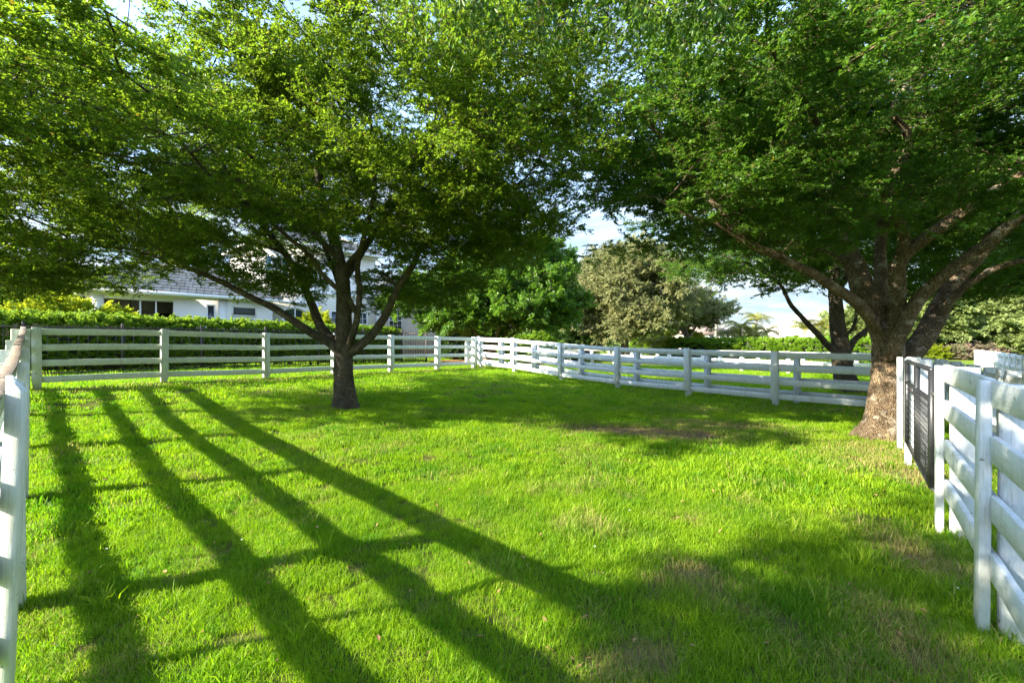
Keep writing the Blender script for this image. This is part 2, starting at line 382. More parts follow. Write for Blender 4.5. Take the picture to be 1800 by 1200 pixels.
# ------------------------------------------------------------------ scattering small plants (leaf sprays, turf)
def gn_scatter(name, protos, P, Rt, S, idx, parent=None, dry=None, mat=None):
    me = bpy.data.meshes.new(name); P = np.asarray(P, np.float32)
    me.vertices.add(len(P)); me.vertices.foreach_set('co', P.ravel())
    for nm, ty, dat, key in (('rot', 'FLOAT_VECTOR', Rt, 'vector'), ('scl', 'FLOAT', S, 'value'), ('idx', 'INT', idx, 'value')):
        a = me.attributes.new(nm, ty, 'POINT'); a.data.foreach_set(key, np.asarray(dat, np.int32 if ty == 'INT' else np.float32).ravel())
    if dry is not None:
        a = me.attributes.new('dry', 'FLOAT', 'POINT'); a.data.foreach_set('value', np.asarray(dry, np.float32))
    if mat: me.materials.append(mat)
    o = link(name, me, parent)
    ng = bpy.data.node_groups.new(name + '_scatter', 'GeometryNodeTree')
    ng.interface.new_socket('Geometry', in_out='INPUT', socket_type='NodeSocketGeometry')
    ng.interface.new_socket('Geometry', in_out='OUTPUT', socket_type='NodeSocketGeometry')
    nd, lk = ng.nodes, ng.links
    gi = nd.new('NodeGroupInput'); go = nd.new('NodeGroupOutput')
    jn = nd.new('GeometryNodeJoinGeometry')
    for pr in reversed(protos):
        oi = nd.new('GeometryNodeObjectInfo'); oi.inputs['Object'].default_value = pr; oi.inputs['As Instance'].default_value = False
        gt = nd.new('GeometryNodeGeometryToInstance'); lk.new(oi.outputs['Geometry'], gt.inputs[0]); lk.new(gt.outputs[0], jn.inputs[0])
    iop = nd.new('GeometryNodeInstanceOnPoints')
    def att(nm, ty):
        a = nd.new('GeometryNodeInputNamedAttribute'); a.data_type = ty; a.inputs['Name'].default_value = nm; return a.outputs['Attribute']
    er = nd.new('FunctionNodeEulerToRotation'); lk.new(att('rot', 'FLOAT_VECTOR'), er.inputs[0])
    lk.new(gi.outputs[0], iop.inputs['Points']); lk.new(jn.outputs[0], iop.inputs['Instance'])
    iop.inputs['Pick Instance'].default_value = True
    lk.new(att('idx', 'INT'), iop.inputs['Instance Index']); lk.new(er.outputs[0], iop.inputs['Rotation']); lk.new(att('scl', 'FLOAT'), iop.inputs['Scale'])
    lk.new(iop.outputs[0], go.inputs[0])
    md = o.modifiers.new('scatter', 'NODES'); md.node_group = ng
    return o

def leaf_faces(P, D, U, L, W, fold=.35, curl=.0):
    """arrays of leaves: base P, direction D, up U -> verts (n,4,3): two triangles folded on the midrib"""
    S = np.cross(D, U); S /= np.linalg.norm(S, axis=1, keepdims=True) + 1e-9
    U2 = np.cross(S, D)
    L = L[:, None]; W = W[:, None]
    a = P; b = P + D * L * .5 + S * W * .5 + U2 * W * fold * .5; c = P + D * L - U2 * L * curl; d = P + D * L * .5 - S * W * .5 + U2 * W * fold * .5
    return np.stack([a, b, c, d], 1)
def leaves_mesh(name, V, mat, twigs=None, tmat=None):
    n_ = len(V); base = np.arange(n_) * 4
    T = np.concatenate([np.stack([base, base + 1, base + 2], 1), np.stack([base, base + 2, base + 3], 1)])
    V = V.reshape(-1, 3); mats = [mat]; fm = np.zeros(len(T), int)
    if twigs:
        tv, tf = twigs; T = np.concatenate([T, tf + len(V)]); V = np.concatenate([V, tv]); fm = np.concatenate([fm, np.ones(len(tf), int)]); mats.append(tmat)
    return bpy.data.objects.new(name, mesh_np(name, V, T, mats, fm))
def twig_geo(segs, r=.003):
    V = []; Fc = []
    for a, b in segs:
        a = np.array(a); b = np.array(b); d = b - a; d /= np.linalg.norm(d) + 1e-9
        s = np.cross(d, [0, 0, 1.0]); s = s / (np.linalg.norm(s) + 1e-9); u = np.cross(s, d); k = len(V)
        for p, rr in ((a, r), (b, r * .5)):
            for t in (0, 2.094, 4.189): V.append(p + (s * math.cos(t) + u * math.sin(t)) * rr)
        for t in range(3):
            t2 = (t + 1) % 3; Fc += [(k + t, k + t2, k + 3 + t2), (k + t, k + 3 + t2, k + 3 + t)]
    return np.array(V), np.array(Fc)
def spray(name, mat, tmat, seed, length=.5, nb=8, whorls=5, per=5, leaf=(.05, .024), flat=.3, droop=0., up=.35, curl=.1, twr=.003):
    """a twig with side twigs and rosettes of leaves, growing along +X"""
    r = np.random.default_rng(seed); segs = []; P = []; D = []
    main = [np.array([0, 0, 0.])]; d = np.array([1, 0, .05])
    k = 5
    for j in range(k):
        d = d + r.normal(0, .16, 3) * [1, 1, .5] - [0, 0, droop * .3]; d /= np.linalg.norm(d); main.append(main[-1] + d * length / k)
    for j in range(k): segs.append((main[j], main[j + 1]))
    ends = [(main[-1], d)]
    for b in range(nb):
        j = r.uniform(.1, 1) * k; i0 = min(int(j), k - 1); p = main[i0] + (main[i0 + 1] - main[i0]) * (j - i0)
        ang = r.uniform(.5, 1.3) * (1 if b % 2 else -1); ll = length * r.uniform(.22, .5) * (1.1 - .5 * j / k)
        dd = np.array([math.cos(ang), math.sin(ang), r.normal(0, flat) - droop]); dd /= np.linalg.norm(dd)
        q_ = p + dd * ll; segs.append((p, q_))
        for wv in range(max(1, whorls - 2)): ends.append((p + dd * ll * (wv + 1) / max(1, whorls - 2), dd))
    for wv in range(whorls): ends.append((main[min(k, 1 + int(wv * k / whorls))], np.array([1., 0, 0])))
    for p, dd in ends:
        for l in range(per):
            a = r.uniform(0, 6.283); v = np.array([math.cos(a), math.sin(a), 0]) * r.uniform(.5, 1) + dd * .45 + np.array([0, 0, up - droop * 1.6]) + r.normal(0, .25, 3)
            P.append(p + r.normal(0, .006, 3)); D.append(v / np.linalg.norm(v))
    P = np.array(P); D = np.array(D); U = np.tile([0, 0, 1.], (len(P), 1)) + r.normal(0, .45, (len(P), 3))
    L = r.uniform(.65, 1.15, len(P)) * leaf[0]; W = r.uniform(.75, 1.15, len(P)) * leaf[1]
    return leaves_mesh(name, leaf_faces(P, D, U, L, W, curl=curl), mat, twig_geo(segs, twr), tmat)
def sprays(name, k, *a, **kw): return [spray(name, a[0], a[1], 11 * j + 3, *a[2:], **kw) for j in range(k)]

SP_SMALL = sprays('leaf_spray', 4, M['leaf_small'], M['bark_grey'], length=.5, nb=9, per=5, leaf=(.043, .023))
SP_SMALLB = sprays('leaf_spray', 4, M['leaf_small_b'], M['bark_brown'], length=.5, nb=9, per=5, leaf=(.044, .024), flat=.2)
SP_OVER = sprays('leaf_spray', 3, M['leaf_over'], M['bark_brown'], length=.5, nb=6, whorls=4, per=3, leaf=(.07, .028), droop=.5, up=0., curl=.2)
SP_GLOSS = sprays('leaf_spray', 3, M['leaf_glossy'], M['bark_far'], length=.55, nb=6, whorls=4, per=7, leaf=(.14, .05), up=.6, flat=.5, twr=.008)
SP_OLIVE = sprays('leaf_spray', 3, M['leaf_olive'], M['bark_far'], length=.8, nb=9, per=5, leaf=(.12, .05), flat=.6, twr=.007)
SP_HEDGE = sprays('leaf_spray', 3, M['leaf_hedge'], M['bark_brown'], length=.2, nb=5, whorls=4, per=5, leaf=(.065, .042), flat=.5, up=.5)
SP_HEDGEFAR = sprays('leaf_spray', 3, M['leaf_hedge'], M['bark_brown'], length=.28, nb=6, whorls=4, per=4, leaf=(.12, .08), flat=.5, up=.5)
SP_LIME = sprays('leaf_spray', 3, M['leaf_lime'], M['bark_far'], length=.45, nb=7, whorls=4, per=5, leaf=(.12, .055), up=.5, flat=.5)
SP_RAIN = sprays('leaf_spray', 3, M['leaf_rain'], M['bark_far'], length=1.3, nb=10, whorls=5, per=6, leaf=(.20, .10), flat=.15, up=.3, twr=.01)
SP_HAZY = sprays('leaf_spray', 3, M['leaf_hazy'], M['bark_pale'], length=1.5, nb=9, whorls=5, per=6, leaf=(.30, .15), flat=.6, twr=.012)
SP_DARKSHRUB = sprays('leaf_spray', 2, M['leaf_dark'], M['bark_far'], length=.4, nb=6, whorls=4, per=6, leaf=(.12, .06), up=.5, flat=.5)
SP_PINK = sprays('leaf_spray', 2, M['leaf_pink'], M['bark_far'], length=.6, nb=6, whorls=4, per=6, leaf=(.2, .12), up=.5, flat=.5)

# ------------------------------------------------------------------ trees
def catmull(pts, step, r, wob=.03):
    pts = np.array(pts, float); P = np.vstack([2 * pts[0] - pts[1], pts, 2 * pts[-1] - pts[-2]]); out = []
    for j in range(1, len(P) - 2):
        L = np.linalg.norm(P[j + 1] - P[j]); k = max(2, int(L / step))
        for t in np.arange(k) / k:
            out.append(.5 * ((2 * P[j]) + (-P[j - 1] + P[j + 1]) * t + (2 * P[j - 1] - 5 * P[j] + 4 * P[j + 1] - P[j + 2]) * t * t + (-P[j - 1] + 3 * P[j] - 3 * P[j + 1] + P[j + 2]) * t ** 3))
    out.append(P[-2]); out = np.array(out)
    nz = r.normal(0, wob, out.shape); nz[0] = 0; nz = (nz + np.roll(nz, 1, 0) + np.roll(nz, -1, 0)) / 3; nz[0] = 0
    return out + nz * np.linspace(.3, 1, len(out))[:, None]

def grow(limbs, attr, rs, step=.24, kill=.38, infl=3.0, iters=90, grav=.0, flatten=.6):
    """limbs: [(points, r0, r1)]; attr: (n,3) points the twigs reach for. Returns node arrays."""
    pos = []; par = []; rad = []; fix = []
    for li, (pts, r0, r1) in enumerate(limbs):
        c = catmull(pts, .16, rs, .012 if li == 0 else .02)
        if li == 0: prev = -1; start = 0
        else:
            dd = np.linalg.norm(np.array(pos) - c[0], axis=1); prev = int(np.argmin(dd)); start = 1 if dd[prev] < .12 else 0
        for j in range(start, len(c)):
            t = j / (len(c) - 1); pos.append(c[j]); par.append(prev); rad.append(r0 + (r1 - r0) * t ** .85); fix.append(li); prev = len(pos) - 1
    pos = list(map(np.array, pos)); A = attr.copy()
    growable = np.array([rad[k] < .16 for k in range(len(pos))])
    Pn = np.array(pos); best = np.full(len(A), 1e9); bi = np.zeros(len(A), int)
    for s in range(0, len(Pn), 200):
        ch = Pn[s:s + 200]; D = np.linalg.norm(A[:, None] - ch[None], axis=2); D[:, ~growable[s:s + 200]] = 1e9
        j = D.argmin(1); m_ = D[np.arange(len(A)), j]; u = m_ < best; best[u] = m_[u]; bi[u] = j[u] + s
    act = best > kill
    count = {}
    for it in range(iters):
        sel = act & (best < infl)
        if it < 4 and not sel.any(): sel = act & (best < infl * 2)
        if not sel.any(): break
        ids = bi[sel]; dv = A[sel] - Pn[ids]; dv /= np.linalg.norm(dv, axis=1, keepdims=True) + 1e-9
        uq, inv = np.unique(ids, return_inverse=True); acc = np.zeros((len(uq), 3)); np.add.at(acc, inv, dv)
        acc += rs.normal(0, .12, acc.shape); acc[:, 2] *= flatten
        nrm = np.linalg.norm(acc, axis=1, keepdims=True); new = []; npar = []
        for a_, u_, nn in zip(acc, uq, nrm[:, 0]):
            if nn < .05 or count.get(u_, 0) >= 3: continue
            count[u_] = count.get(u_, 0) + 1
            q_ = Pn[u_] + a_ / nn * step; q_[2] -= grav
            new.append(q_); npar.append(u_)
        if not new: 
            best[sel] = np.where(rs.random(sel.sum()) < .5, 0, best[sel]); act = best > kill; continue
        k0 = len(pos); pos += new; par += [int(x) for x in npar]; rad += [0] * len(new); fix += [-1] * len(new)
        Pn = np.array(pos); Nw = np.array(new)
        ai = np.where(act)[0]
        D = np.linalg.norm(A[ai][:, None] - Nw[None], axis=2); j = D.argmin(1); m_ = D[np.arange(len(ai)), j]
        u = m_ < best[ai]; best[ai[u]] = m_[u]; bi[ai[u]] = j[u] + k0
        act = act & (best > kill)
        # attractors whose nearest node is saturated are dropped
        if it % 8 == 7:
            sat = np.array([count.get(int(b), 0) >= 3 for b in bi]); act &= ~sat
    return Pn, np.array(par), np.array(rad, float), np.array(fix)

def tree(name, label, cat, base, limbs, attr, sp, bmat, seed, n_sprays, group=None, tip=.006, sprsc=(.75, 1.3), sprz=.25, kill=.38, step=.24, infl=3.0, flare=.55, lobes=(2, .08), trunk_sides=26, droop=0, crown_extra=None, expo=2.15, thin=.022, jit=.14):
    rs = np.random.default_rng(seed)
    P, par, rad, fix = grow(limbs, attr, rs, step=step, kill=kill, infl=infl)
    n_ = len(P); ch = [[] for _ in range(n_)]
    for k in range(n_):
        if par[k] >= 0: ch[par[k]].append(k)
    acc = np.zeros(n_)
    for k in range(n_ - 1, -1, -1):
        rr = max(tip, acc[k] ** (1 / expo)) if acc[k] > 0 else tip
        if fix[k] < 0: rad[k] = rr
        else: rad[k] = max(rad[k], tip)
        if par[k] >= 0 and par[k] < k: acc[par[k]] += rad[k] ** expo
    for k in range(n_):
        if fix[k] < 0 and par[k] >= 0: rad[k] = min(rad[k], rad[par[k]] * .86 if fix[par[k]] >= 0 else rad[par[k]])
    root = empty(name, tuple(base)); tag(root, label, cat, group)
    B0 = np.array(base)
    def chains(start_nodes, isin):
        out = []; stack = list(start_nodes)
        while stack:
            k = stack.pop(); c = [k] if par[k] < 0 else [par[k], k]; c0 = k
            while True:
                nx_ = [j for j in ch[c0] if isin(j)]
                if not nx_: break
                nx_.sort(key=lambda j: (fix[j] == fix[c0] and fix[j] >= 0, rad[j]), reverse=True)
                c.append(nx_[0]); stack += nx_[1:]; c0 = nx_[0]
            out.append(c)
        return out
    def tubes(cs, nm):
        V = []; Q = []; T = []; nv = 0
        for c in cs:
            p = P[c] - B0; r_ = rad[c].copy()
            if par[c[0]] >= 0 or len(c) > 1 and fix[c[0]] != fix[c[1]] : r_[0] = min(r_[0], r_[1] * 1.15)
            istrunk = c[0] == 0
            if len(p) > 1 and len(r_) > 2: r_[1:-1] = (r_[:-2] + r_[1:-1] * 2 + r_[2:]) / 4
            rmax = r_.max(); sd = trunk_sides if istrunk else 16 if rmax > .06 else 9 if rmax > .03 else 6 if rmax > .012 else 3
            th = np.arange(sd) / sd * 6.283185
            d = np.gradient(p, axis=0) if len(p) > 1 else np.array([[0, 0, 1.]]); d /= np.linalg.norm(d, axis=1, keepdims=True) + 1e-9
            up = np.array([1., 0, 0]) if abs(d[0][0]) < .9 else np.array([0, 1., 0]); rows = []
            for k in range(len(p)):
                up = up - d[k] * up.dot(d[k]); up /= np.linalg.norm(up) + 1e-9; s_ = np.cross(d[k], up)
                rr = np.full(sd, r_[k])
                if istrunk:
                    hgt = p[k][2]; rr = rr * (1 + flare * math.exp(-max(hgt, 0) / .16)) * (1 + lobes[1] * np.cos(lobes[0] * th + 1.0) + .05 * np.cos(5 * th + 1.3 + hgt) * (1 + 1.0 * math.exp(-max(hgt, 0) / .15)))
                if rmax > .04: rr = rr * (1 + .05 * np.sin(3 * th + p[k][2] * 5 + seed) + .035 * np.sin(7 * th + p[k][2] * 17 + p[k][0] * 11) + rs.normal(0, .012, sd))
                rows.append(p[k] + rr[:, None] * (np.cos(th)[:, None] * up + np.sin(th)[:, None] * s_))
            rows = np.array(rows); V.append(rows.reshape(-1, 3)); a = nv + np.arange(len(p) * sd).reshape(len(p), sd)
            b = np.roll(a, -1, 1); Q.append(np.stack([a[:-1], b[:-1], b[1:], a[1:]], -1).reshape(-1, 4))
            nv += len(p) * sd
        if not V: return None
        return mesh_np(nm, np.concatenate(V), np.concatenate(Q), bmat, smooth_=True)
    big = (fix >= 0)
    link('trunk', tubes(chains([0], lambda j: fix[j] == 0), 'trunk'), root)
    for li in range(1, len(limbs)):
        st_ = [k for k in range(n_) if fix[k] == li and (par[k] < 0 or fix[par[k]] != li)]
        me = tubes(chains(st_, lambda j: fix[j] == li), 'limb')
        if me: link('limb', me, root)
    st_ = [k for k in range(n_) if fix[k] < 0 and fix[par[k]] >= 0]
    me = tubes(chains(st_, lambda j: fix[j] < 0), 'branches')
    if me: tag(link('branches', me, root), kind='stuff')
    # foliage sprays
    cand = np.where((fix < 0) & (rad < thin))[0]
    if len(cand) == 0: cand = np.where(fix < 0)[0]
    leafy = np.array([len(ch[k]) == 0 for k in cand]); wgt = np.where(leafy, 2.5, 1.); wgt /= wgt.sum()
    pick = rs.choice(cand, n_sprays, p=wgt)
    dv = P[pick] - P[par[pick]]; yaw = np.arctan2(dv[:, 1], dv[:, 0]) + rs.normal(0, .9, n_sprays)
    pit = -rs.normal(.05 - droop, sprz, n_sprays)
    pp = P[pick] + rs.normal(0, 1, (n_sprays, 3)) * [jit, jit, jit * .6] - B0
    if crown_extra is not None:
        ex, ey = crown_extra; pp = np.concatenate([pp, ex - B0]); yaw = np.concatenate([yaw, ey]); pit = np.concatenate([pit, -rs.normal(.05 - droop, sprz, len(ex))])
    k_ = len(pp)
    o = gn_scatter('crown', sp, pp, np.stack([rs.normal(0, .35, k_), pit, yaw], 1), rs.uniform(*sprsc, k_), rs.integers(0, len(sp), k_), root)
    tag(o, kind='stuff')
    print(name, 'nodes', n_, 'sprays', k_)
    return root

def pads(rs, n_pads, per, inside, spread=(.75, .75, .2), box=None):
    out = []
    (x0, x1), (y0, y1), (z0, z1) = box
    while len(out) < n_pads:
        c = rs.uniform([x0, y0, z0], [x1, y1, z1])
        if inside(c): out.append(c)
    c = np.repeat(np.array(out), per, 0)
    return c + rs.normal(0, 1, c.shape) * spread

def dome(cx, cy, zb, zt, rx0, rx1, ry0, ry1, shell=.0, edge=.5, pw=2.2, tilt=.28, tx=0.):
    """crown volume: flat-bottomed dome; different reach to each side; shell keeps pads toward the outside"""
    def f(c):
        dx = c[0] - cx; dy = c[1] - cy
        rx = rx1 if dx > 0 else rx0; ry = ry1 if dy > 0 else ry0
        rho = (abs(dx / rx) ** 2.5 + abs(dy / ry) ** 2.5) ** .4
        if rho > 1: return False
        top = zb + edge + (zt - zb - edge) * (1 - rho ** pw); bot = zb + (.5 if rho < .35 else 0) + max(0, dy) * tilt + max(0, dx * (1 if tx > 0 else -1) - 2.5) * abs(tx)
        if not (bot < c[2] < top): return False
        if shell and rho < .75 and (c[2] - zb) < (top - zb) * shell and (c[2] - zb) > .9: return random.random() < .25
        return True
    return f

rs = np.random.default_rng(21)
# --- tree in the paddock (left)
rs = np.random.default_rng(211); random.seed(1)
b1 = np.array([-3.88, 9.8, hz(-3.88, 9.8) - .04])
d = 9.8
def L(*a, dz=0): return [px(x, y, dd) for x, y, dd in a]
limbs1 = [
    ([b1, px(606, 690, d), px(605, 650, d), px(604, 605, d), px(605, 565, 9.8), px(604, 520, 9.75), px(598, 465, 9.7), px(580, 400, 9.6), px(562, 330, 9.5), px(560, 250, 9.3), px(570, 170, 9.2)], .245, .04),
    (L((596, 622, d), (580, 603, 9.7), (550, 586, 9.5), (520, 566, 9.3), (482, 542, 9.1), (437, 521, 8.9), (400, 502, 8.8), (350, 478, 8.6), (300, 459, 8.4), (240, 440, 8.2), (170, 432, 8.0)), .11, .02),
    (L((598, 618, d), (583, 598, 9.9), (562, 570, 10.1), (545, 528, 10.3), (524, 482, 10.5), (500, 445, 10.6), (468, 405, 10.7), (425, 350, 10.8), (370, 290, 10.8), (300, 240, 10.8)), .12, .03),
    (L((610, 620, 9.75), (620, 585, 9.5), (627, 562, 9.4), (632, 520, 9.35), (628, 470, 9.2), (637, 425, 9.0), (652, 370, 8.8), (660, 300, 8.5), (650, 200, 8.1)), .085, .025),
    (L((612, 624, d), (632, 608, 9.7), (652, 590, 9.6), (676, 556, 9.6), (700, 505, 9.5), (727, 462, 9.4), (745, 430, 9.3), (790, 390, 9.2), (850, 350, 9.0), (920, 318, 8.8)), .115, .025),
    (L((627, 556, 9.4), (615, 528, 9.1), (595, 510, 8.9), (563, 477, 8.6), (548, 452, 8.4), (510, 420, 8.1), (450, 370, 7.6), (380, 320, 7.1), (320, 250, 6.6)), .06, .022),
    (L((603, 540, 9.8), (590, 480, 10.3), (560, 410, 11.0), (530, 330, 11.6), (500, 230, 12.2)), .08, .025),
    (L((602, 500, 9.7), (640, 440, 10.2), (690, 370, 10.8), (760, 300, 11.4), (830, 230, 12.)), .075, .025),
    (L((700, 505, 9.5), (676, 482, 9.8), (650, 478, 10.0), (628, 482, 10.2)), .035, .02),
    (L((596, 455, 9.7), (540, 400, 9.1), (470, 350, 8.6), (400, 300, 8.1), (330, 200, 7.6), (250, 130, 7.2)), .07, .02),
    (L((600, 480, 9.7), (680, 380, 9.0), (740, 270, 8.4), (780, 180, 7.8), (830, 80, 7.2)), .07, .02),
    (L((500, 445, 10.6), (455, 430, 10.9), (400, 420, 11.3), (320, 380, 11.7)), .04, .018),
    (L((563, 400, 9.6), (500, 330, 8.8), (420, 260, 8.0), (300, 150, 7.0)), .06, .02),
]
in1 = dome(-4.6, 9.4, 3.7, 7.9, 7.0, 5.8, 5.9, 4.4, shell=.0, edge=1.3, tx=.2)
A1 = pads(rs, 250, 12, in1, (.40, .40, .11), ((-12, 1.6), (3.4, 15.4), (3.2, 9.6)))
A1 = A1[~((A1[:, 1] < 9.4) & (A1[:, 1] > 5) & (abs(A1[:, 0] + 3.9) < 2.4) & (A1[:, 2] < 5.6) & (rs.random(len(A1)) < .7))]
low = pads(rs, 13, 9, lambda c: math.hypot((c[0] + 8.3) / 3.4, (c[1] - 8.2) / 2.6) < 1 and c[2] > 2.75 + .25 * math.sin(c[0] * 2), (.4, .4, .12), ((-11.9, -5.4), (5.6, 10.8), (2.7, 3.8)))
low2 = pads(rs, 22, 9, lambda c: math.hypot((c[0] + .4) / 1.7, (c[1] - 9.2) / 1.8) < 1, (.35, .35, .12), ((-2.2, .3), (7.4, 11), (3.6, 4.3)))
low3 = np.concatenate([pads(rs, 20, 8, lambda c: True, (.3, .3, .12), ((-3.0, -.6), (8.8, 11), (3.1, 3.9))), pads(rs, 9, 8, lambda c: True, (.3, .3, .12), ((-6.4, -4.2), (8.8, 10.8), (3.0, 3.7))), pads(rs, 8, 8, lambda c: True, (.3, .3, .1), ((-3.2, -1.6), (9.6, 11.5), (2.7, 3.1)))])
top1 = pads(rs, 34, 9, lambda c: c[2] > 5.0 + .25 * abs(c[1] - 7), (.35, .35, .14), ((-1.2, 1.7), (5.4, 9.6), (5, 7.7)))
A1 = np.concatenate([A1, low, low2, low3, top1])
low4 = pads(rs, 18, 8, lambda c: True, (.35, .35, .12), ((-10.6, -7.6), (6.8, 10.2), (2.75, 3.5)))
A1 = np.concatenate([A1, low4])
T_A = tree('spreading_tree', 'small-leaved spreading tree with forked grey trunk in the sunny lawn, shading the back fence', 'tree', b1, limbs1, A1, SP_SMALL, M['bark_grey'], 31, 11200, 'spreading small-leaved shade trees', kill=.30, step=.2)

# --- big tree by the gate (right)
rs = np.random.default_rng(212); random.seed(2)
b2 = np.array([6.45, 7.45, hz(6.45, 7.45) - .05]); d = 7.45
limbs2 = [
    ([b2, px(1551, 745, d), px(1557, 700, d), px(1562, 655, d), px(1560, 620, d), px(1553, 585, d), px(1540, 550, d), px(1520, 515, 7.5), px(1503, 470, 7.7), px(1485, 432, 7.9), px(1455, 385, 8.1), px(1430, 330, 8.3), px(1400, 250, 8.4)], .27, .05),
    (L((1550, 590, 7.4), (1530, 560, 7.25), (1500, 527, 7.0), (1452, 498, 6.8), (1418, 476, 6.6), (1370, 452, 6.5), (1310, 425, 6.4), (1250, 350, 6.4), (1190, 280, 6.5), (1120, 190, 6.5)), .10, .025),
    (L((1562, 600, 7.4), (1575, 555, 7.2), (1577, 510, 7.0), (1575, 470, 6.9), (1600, 438, 6.7), (1650, 402, 6.5), (1700, 368, 6.3), (1800, 305, 6.0), (1900, 250, 5.8)), .15, .05),
    (L((1566, 625, 7.3), (1575, 598, 7.15), (1590, 570, 7.0), (1607, 538, 6.9), (1627, 512, 6.8), (1655, 485, 6.6), (1722, 438, 6.3), (1800, 375, 6.0), (1900, 320, 5.8)), .13, .05),
    (L((1570, 668, 7.45), (1590, 632, 7.55), (1618, 600, 7.6), (1642, 562, 7.7), (1662, 525, 7.8), (1690, 478, 7.9), (1745, 420, 8.0), (1830, 345, 8.2), (1930, 250, 8.4)), .18, .09),
    (L((1553, 585, 7.5), (1549, 540, 7.8), (1547, 480, 8.1), (1552, 400, 8.4), (1580, 300, 8.6), (1605, 190, 8.8), (1630, 60, 9.0)), .12, .04),
    (L((1577, 480, 6.9), (1590, 410, 6.6), (1560, 340, 6.3), (1600, 250, 6.0), (1570, 190, 5.8), (1640, 100, 5.6)), .09, .03),
    (L((1503, 470, 7.7), (1440, 440, 7.9), (1380, 425, 8.1), (1300, 420, 8.4)), .07, .03),
    (L((1430, 330, 8.3), (1340, 310, 8.2), (1230, 270, 8.1), (1130, 220, 8.0)), .06, .02),
    (L((1310, 425, 6.4), (1260, 395, 6.3), (1200, 375, 6.3), (1150, 345, 6.3)), .04, .015),
    (L((1560, 340, 6.3), (1480, 290, 5.8), (1430, 200, 5.4), (1360, 90, 5.0)), .07, .02),
    (L((1640, 565, 7.7), (1700, 500, 7.3), (1790, 460, 6.9), (1900, 440, 6.6)), .08, .03),
    (L((1552, 400, 8.4), (1500, 320, 9.2), (1440, 250, 10.), (1380, 180, 10.8)), .08, .025),
]
in2 = dome(6.5, 7.6, 3.75, 8.0, 5.1, 6.2, 5.2, 4.4, shell=.0, edge=1.2, tx=-.22)
rim2 = pads(rs, 45, 9, lambda c: abs(math.hypot(c[0] - 6.5, c[1] - 8.6) - 4.0) < 1.0 and c[0] < 6, (.4, .4, .1), ((3.1, 6), (5, 9.4), (3.3, 3.8)))
A2 = np.concatenate([pads(rs, 250, 12, in2, (.42, .42, .1), ((1.2, 12.8), (2.3, 13.4), (3.2, 9.6))), rim2])
A2 = A2[~((A2[:, 1] < 7.1) & (A2[:, 0] > 3.9) & (A2[:, 0] < 9.4) & (A2[:, 2] < 6.4) & (rs.random(len(A2)) < .8))]
T_B = tree('spreading_tree', 'massive many-limbed tree with dappled brown trunk leaning beside the black gate', 'tree', b2, limbs2, A2, SP_SMALLB, M['bark_brown'], 32, 9000, 'spreading small-leaved shade trees', flare=.30, lobes=(2, .1), kill=.30, step=.2, trunk_sides=32)

# --- tree beyond the double fence, seen behind the big one
rs = np.random.default_rng(216); random.seed(6)
b6 = np.array([11.5, 14.4, hz(11.5, 14.4) - .04]); d = 14.4
limbs6 = [
    ([b6, px(1484, 660, d), px(1478, 620, d), px(1472, 570, d), px(1468, 520, d), px(1464, 460, d), px(1455, 380, d)], .33, .06),
    (L((1480, 630, d), (1462, 613, 14.2), (1440, 590, 14.), (1412, 560, 13.8), (1392, 538, 13.6), (1370, 500, 13.4), (1330, 470, 13.2)), .12, .03),
    (L((1482, 632, d), (1500, 600, 14.5), (1525, 578, 14.6), (1545, 560, 14.7), (1590, 520, 15)), .12, .04),
    (L((1474, 595, d), (1496, 580, 14.3), (1505, 550, 14.3), (1500, 520, 14.2)), .06, .03),
    (L((1468, 520, d), (1500, 470, 15), (1560, 420, 15.6), (1620, 380, 16)), .12, .04),
    (L((1466, 500, d), (1420, 450, 14.8), (1360, 420, 15.2)), .1, .03),
]
in6 = dome(11.3, 14.6, 3.5, 9.0, 5.2, 5.5, 4.2, 5.0, edge=1.2)
A6 = pads(rs, 170, 8, in6, (.5, .5, .14), ((6, 17), (10, 20), (3, 9)))
tree('spreading_tree', 'dark shade tree beyond the double white fence, seen behind the big leaning tree', 'tree', b6, limbs6, A6, SP_SMALLB, M['bark_grey'], 33, 2600, 'spreading small-leaved shade trees', kill=.42, step=.3, sprsc=(1.1, 1.9))

# --- crown entering from the right, behind the near fence
rs = np.random.default_rng(215); random.seed(5)
b5 = np.array([20.5, 14.0, -.05])
limbs5 = [([b5, b5 + [0, 0, 1.2], b5 + [.1, .1, 2.4], b5 + [-.2, .2, 4], b5 + [-.3, .3, 6]], .35, .08),
          ([b5 + [0, 0, 2.0], b5 + [-1.6, -.3, 3.2], b5 + [-3.4, -.8, 4.2], b5 + [-5, -1, 5]], .14, .03),
          ([b5 + [0, 0, 2.2], b5 + [-1.2, 1.8, 3.6], b5 + [-2.4, 3.2, 4.6]], .13, .03), ([b5 + [0, 0, 2.4], b5 + [1.5, .8, 3.8], b5 + [3, 1.2, 5]], .13, .03)]
in5 = dome(19.6, 14.0, 2.9, 9.5, 5.4, 4.5, 4, 5, edge=1.3)
A5 = pads(rs, 150, 8, in5, (.5, .5, .14), ((14, 24), (9.5, 19), (2.8, 9.4)))
tree('spreading_tree', 'dark low-hanging crown of the tree past the gate at the picture right edge', 'tree', b5, limbs5, A5, SP_SMALLB, M['bark_grey'], 34, 2600, 'spreading small-leaved shade trees', kill=.42, step=.3, sprsc=(1.1, 1.9))

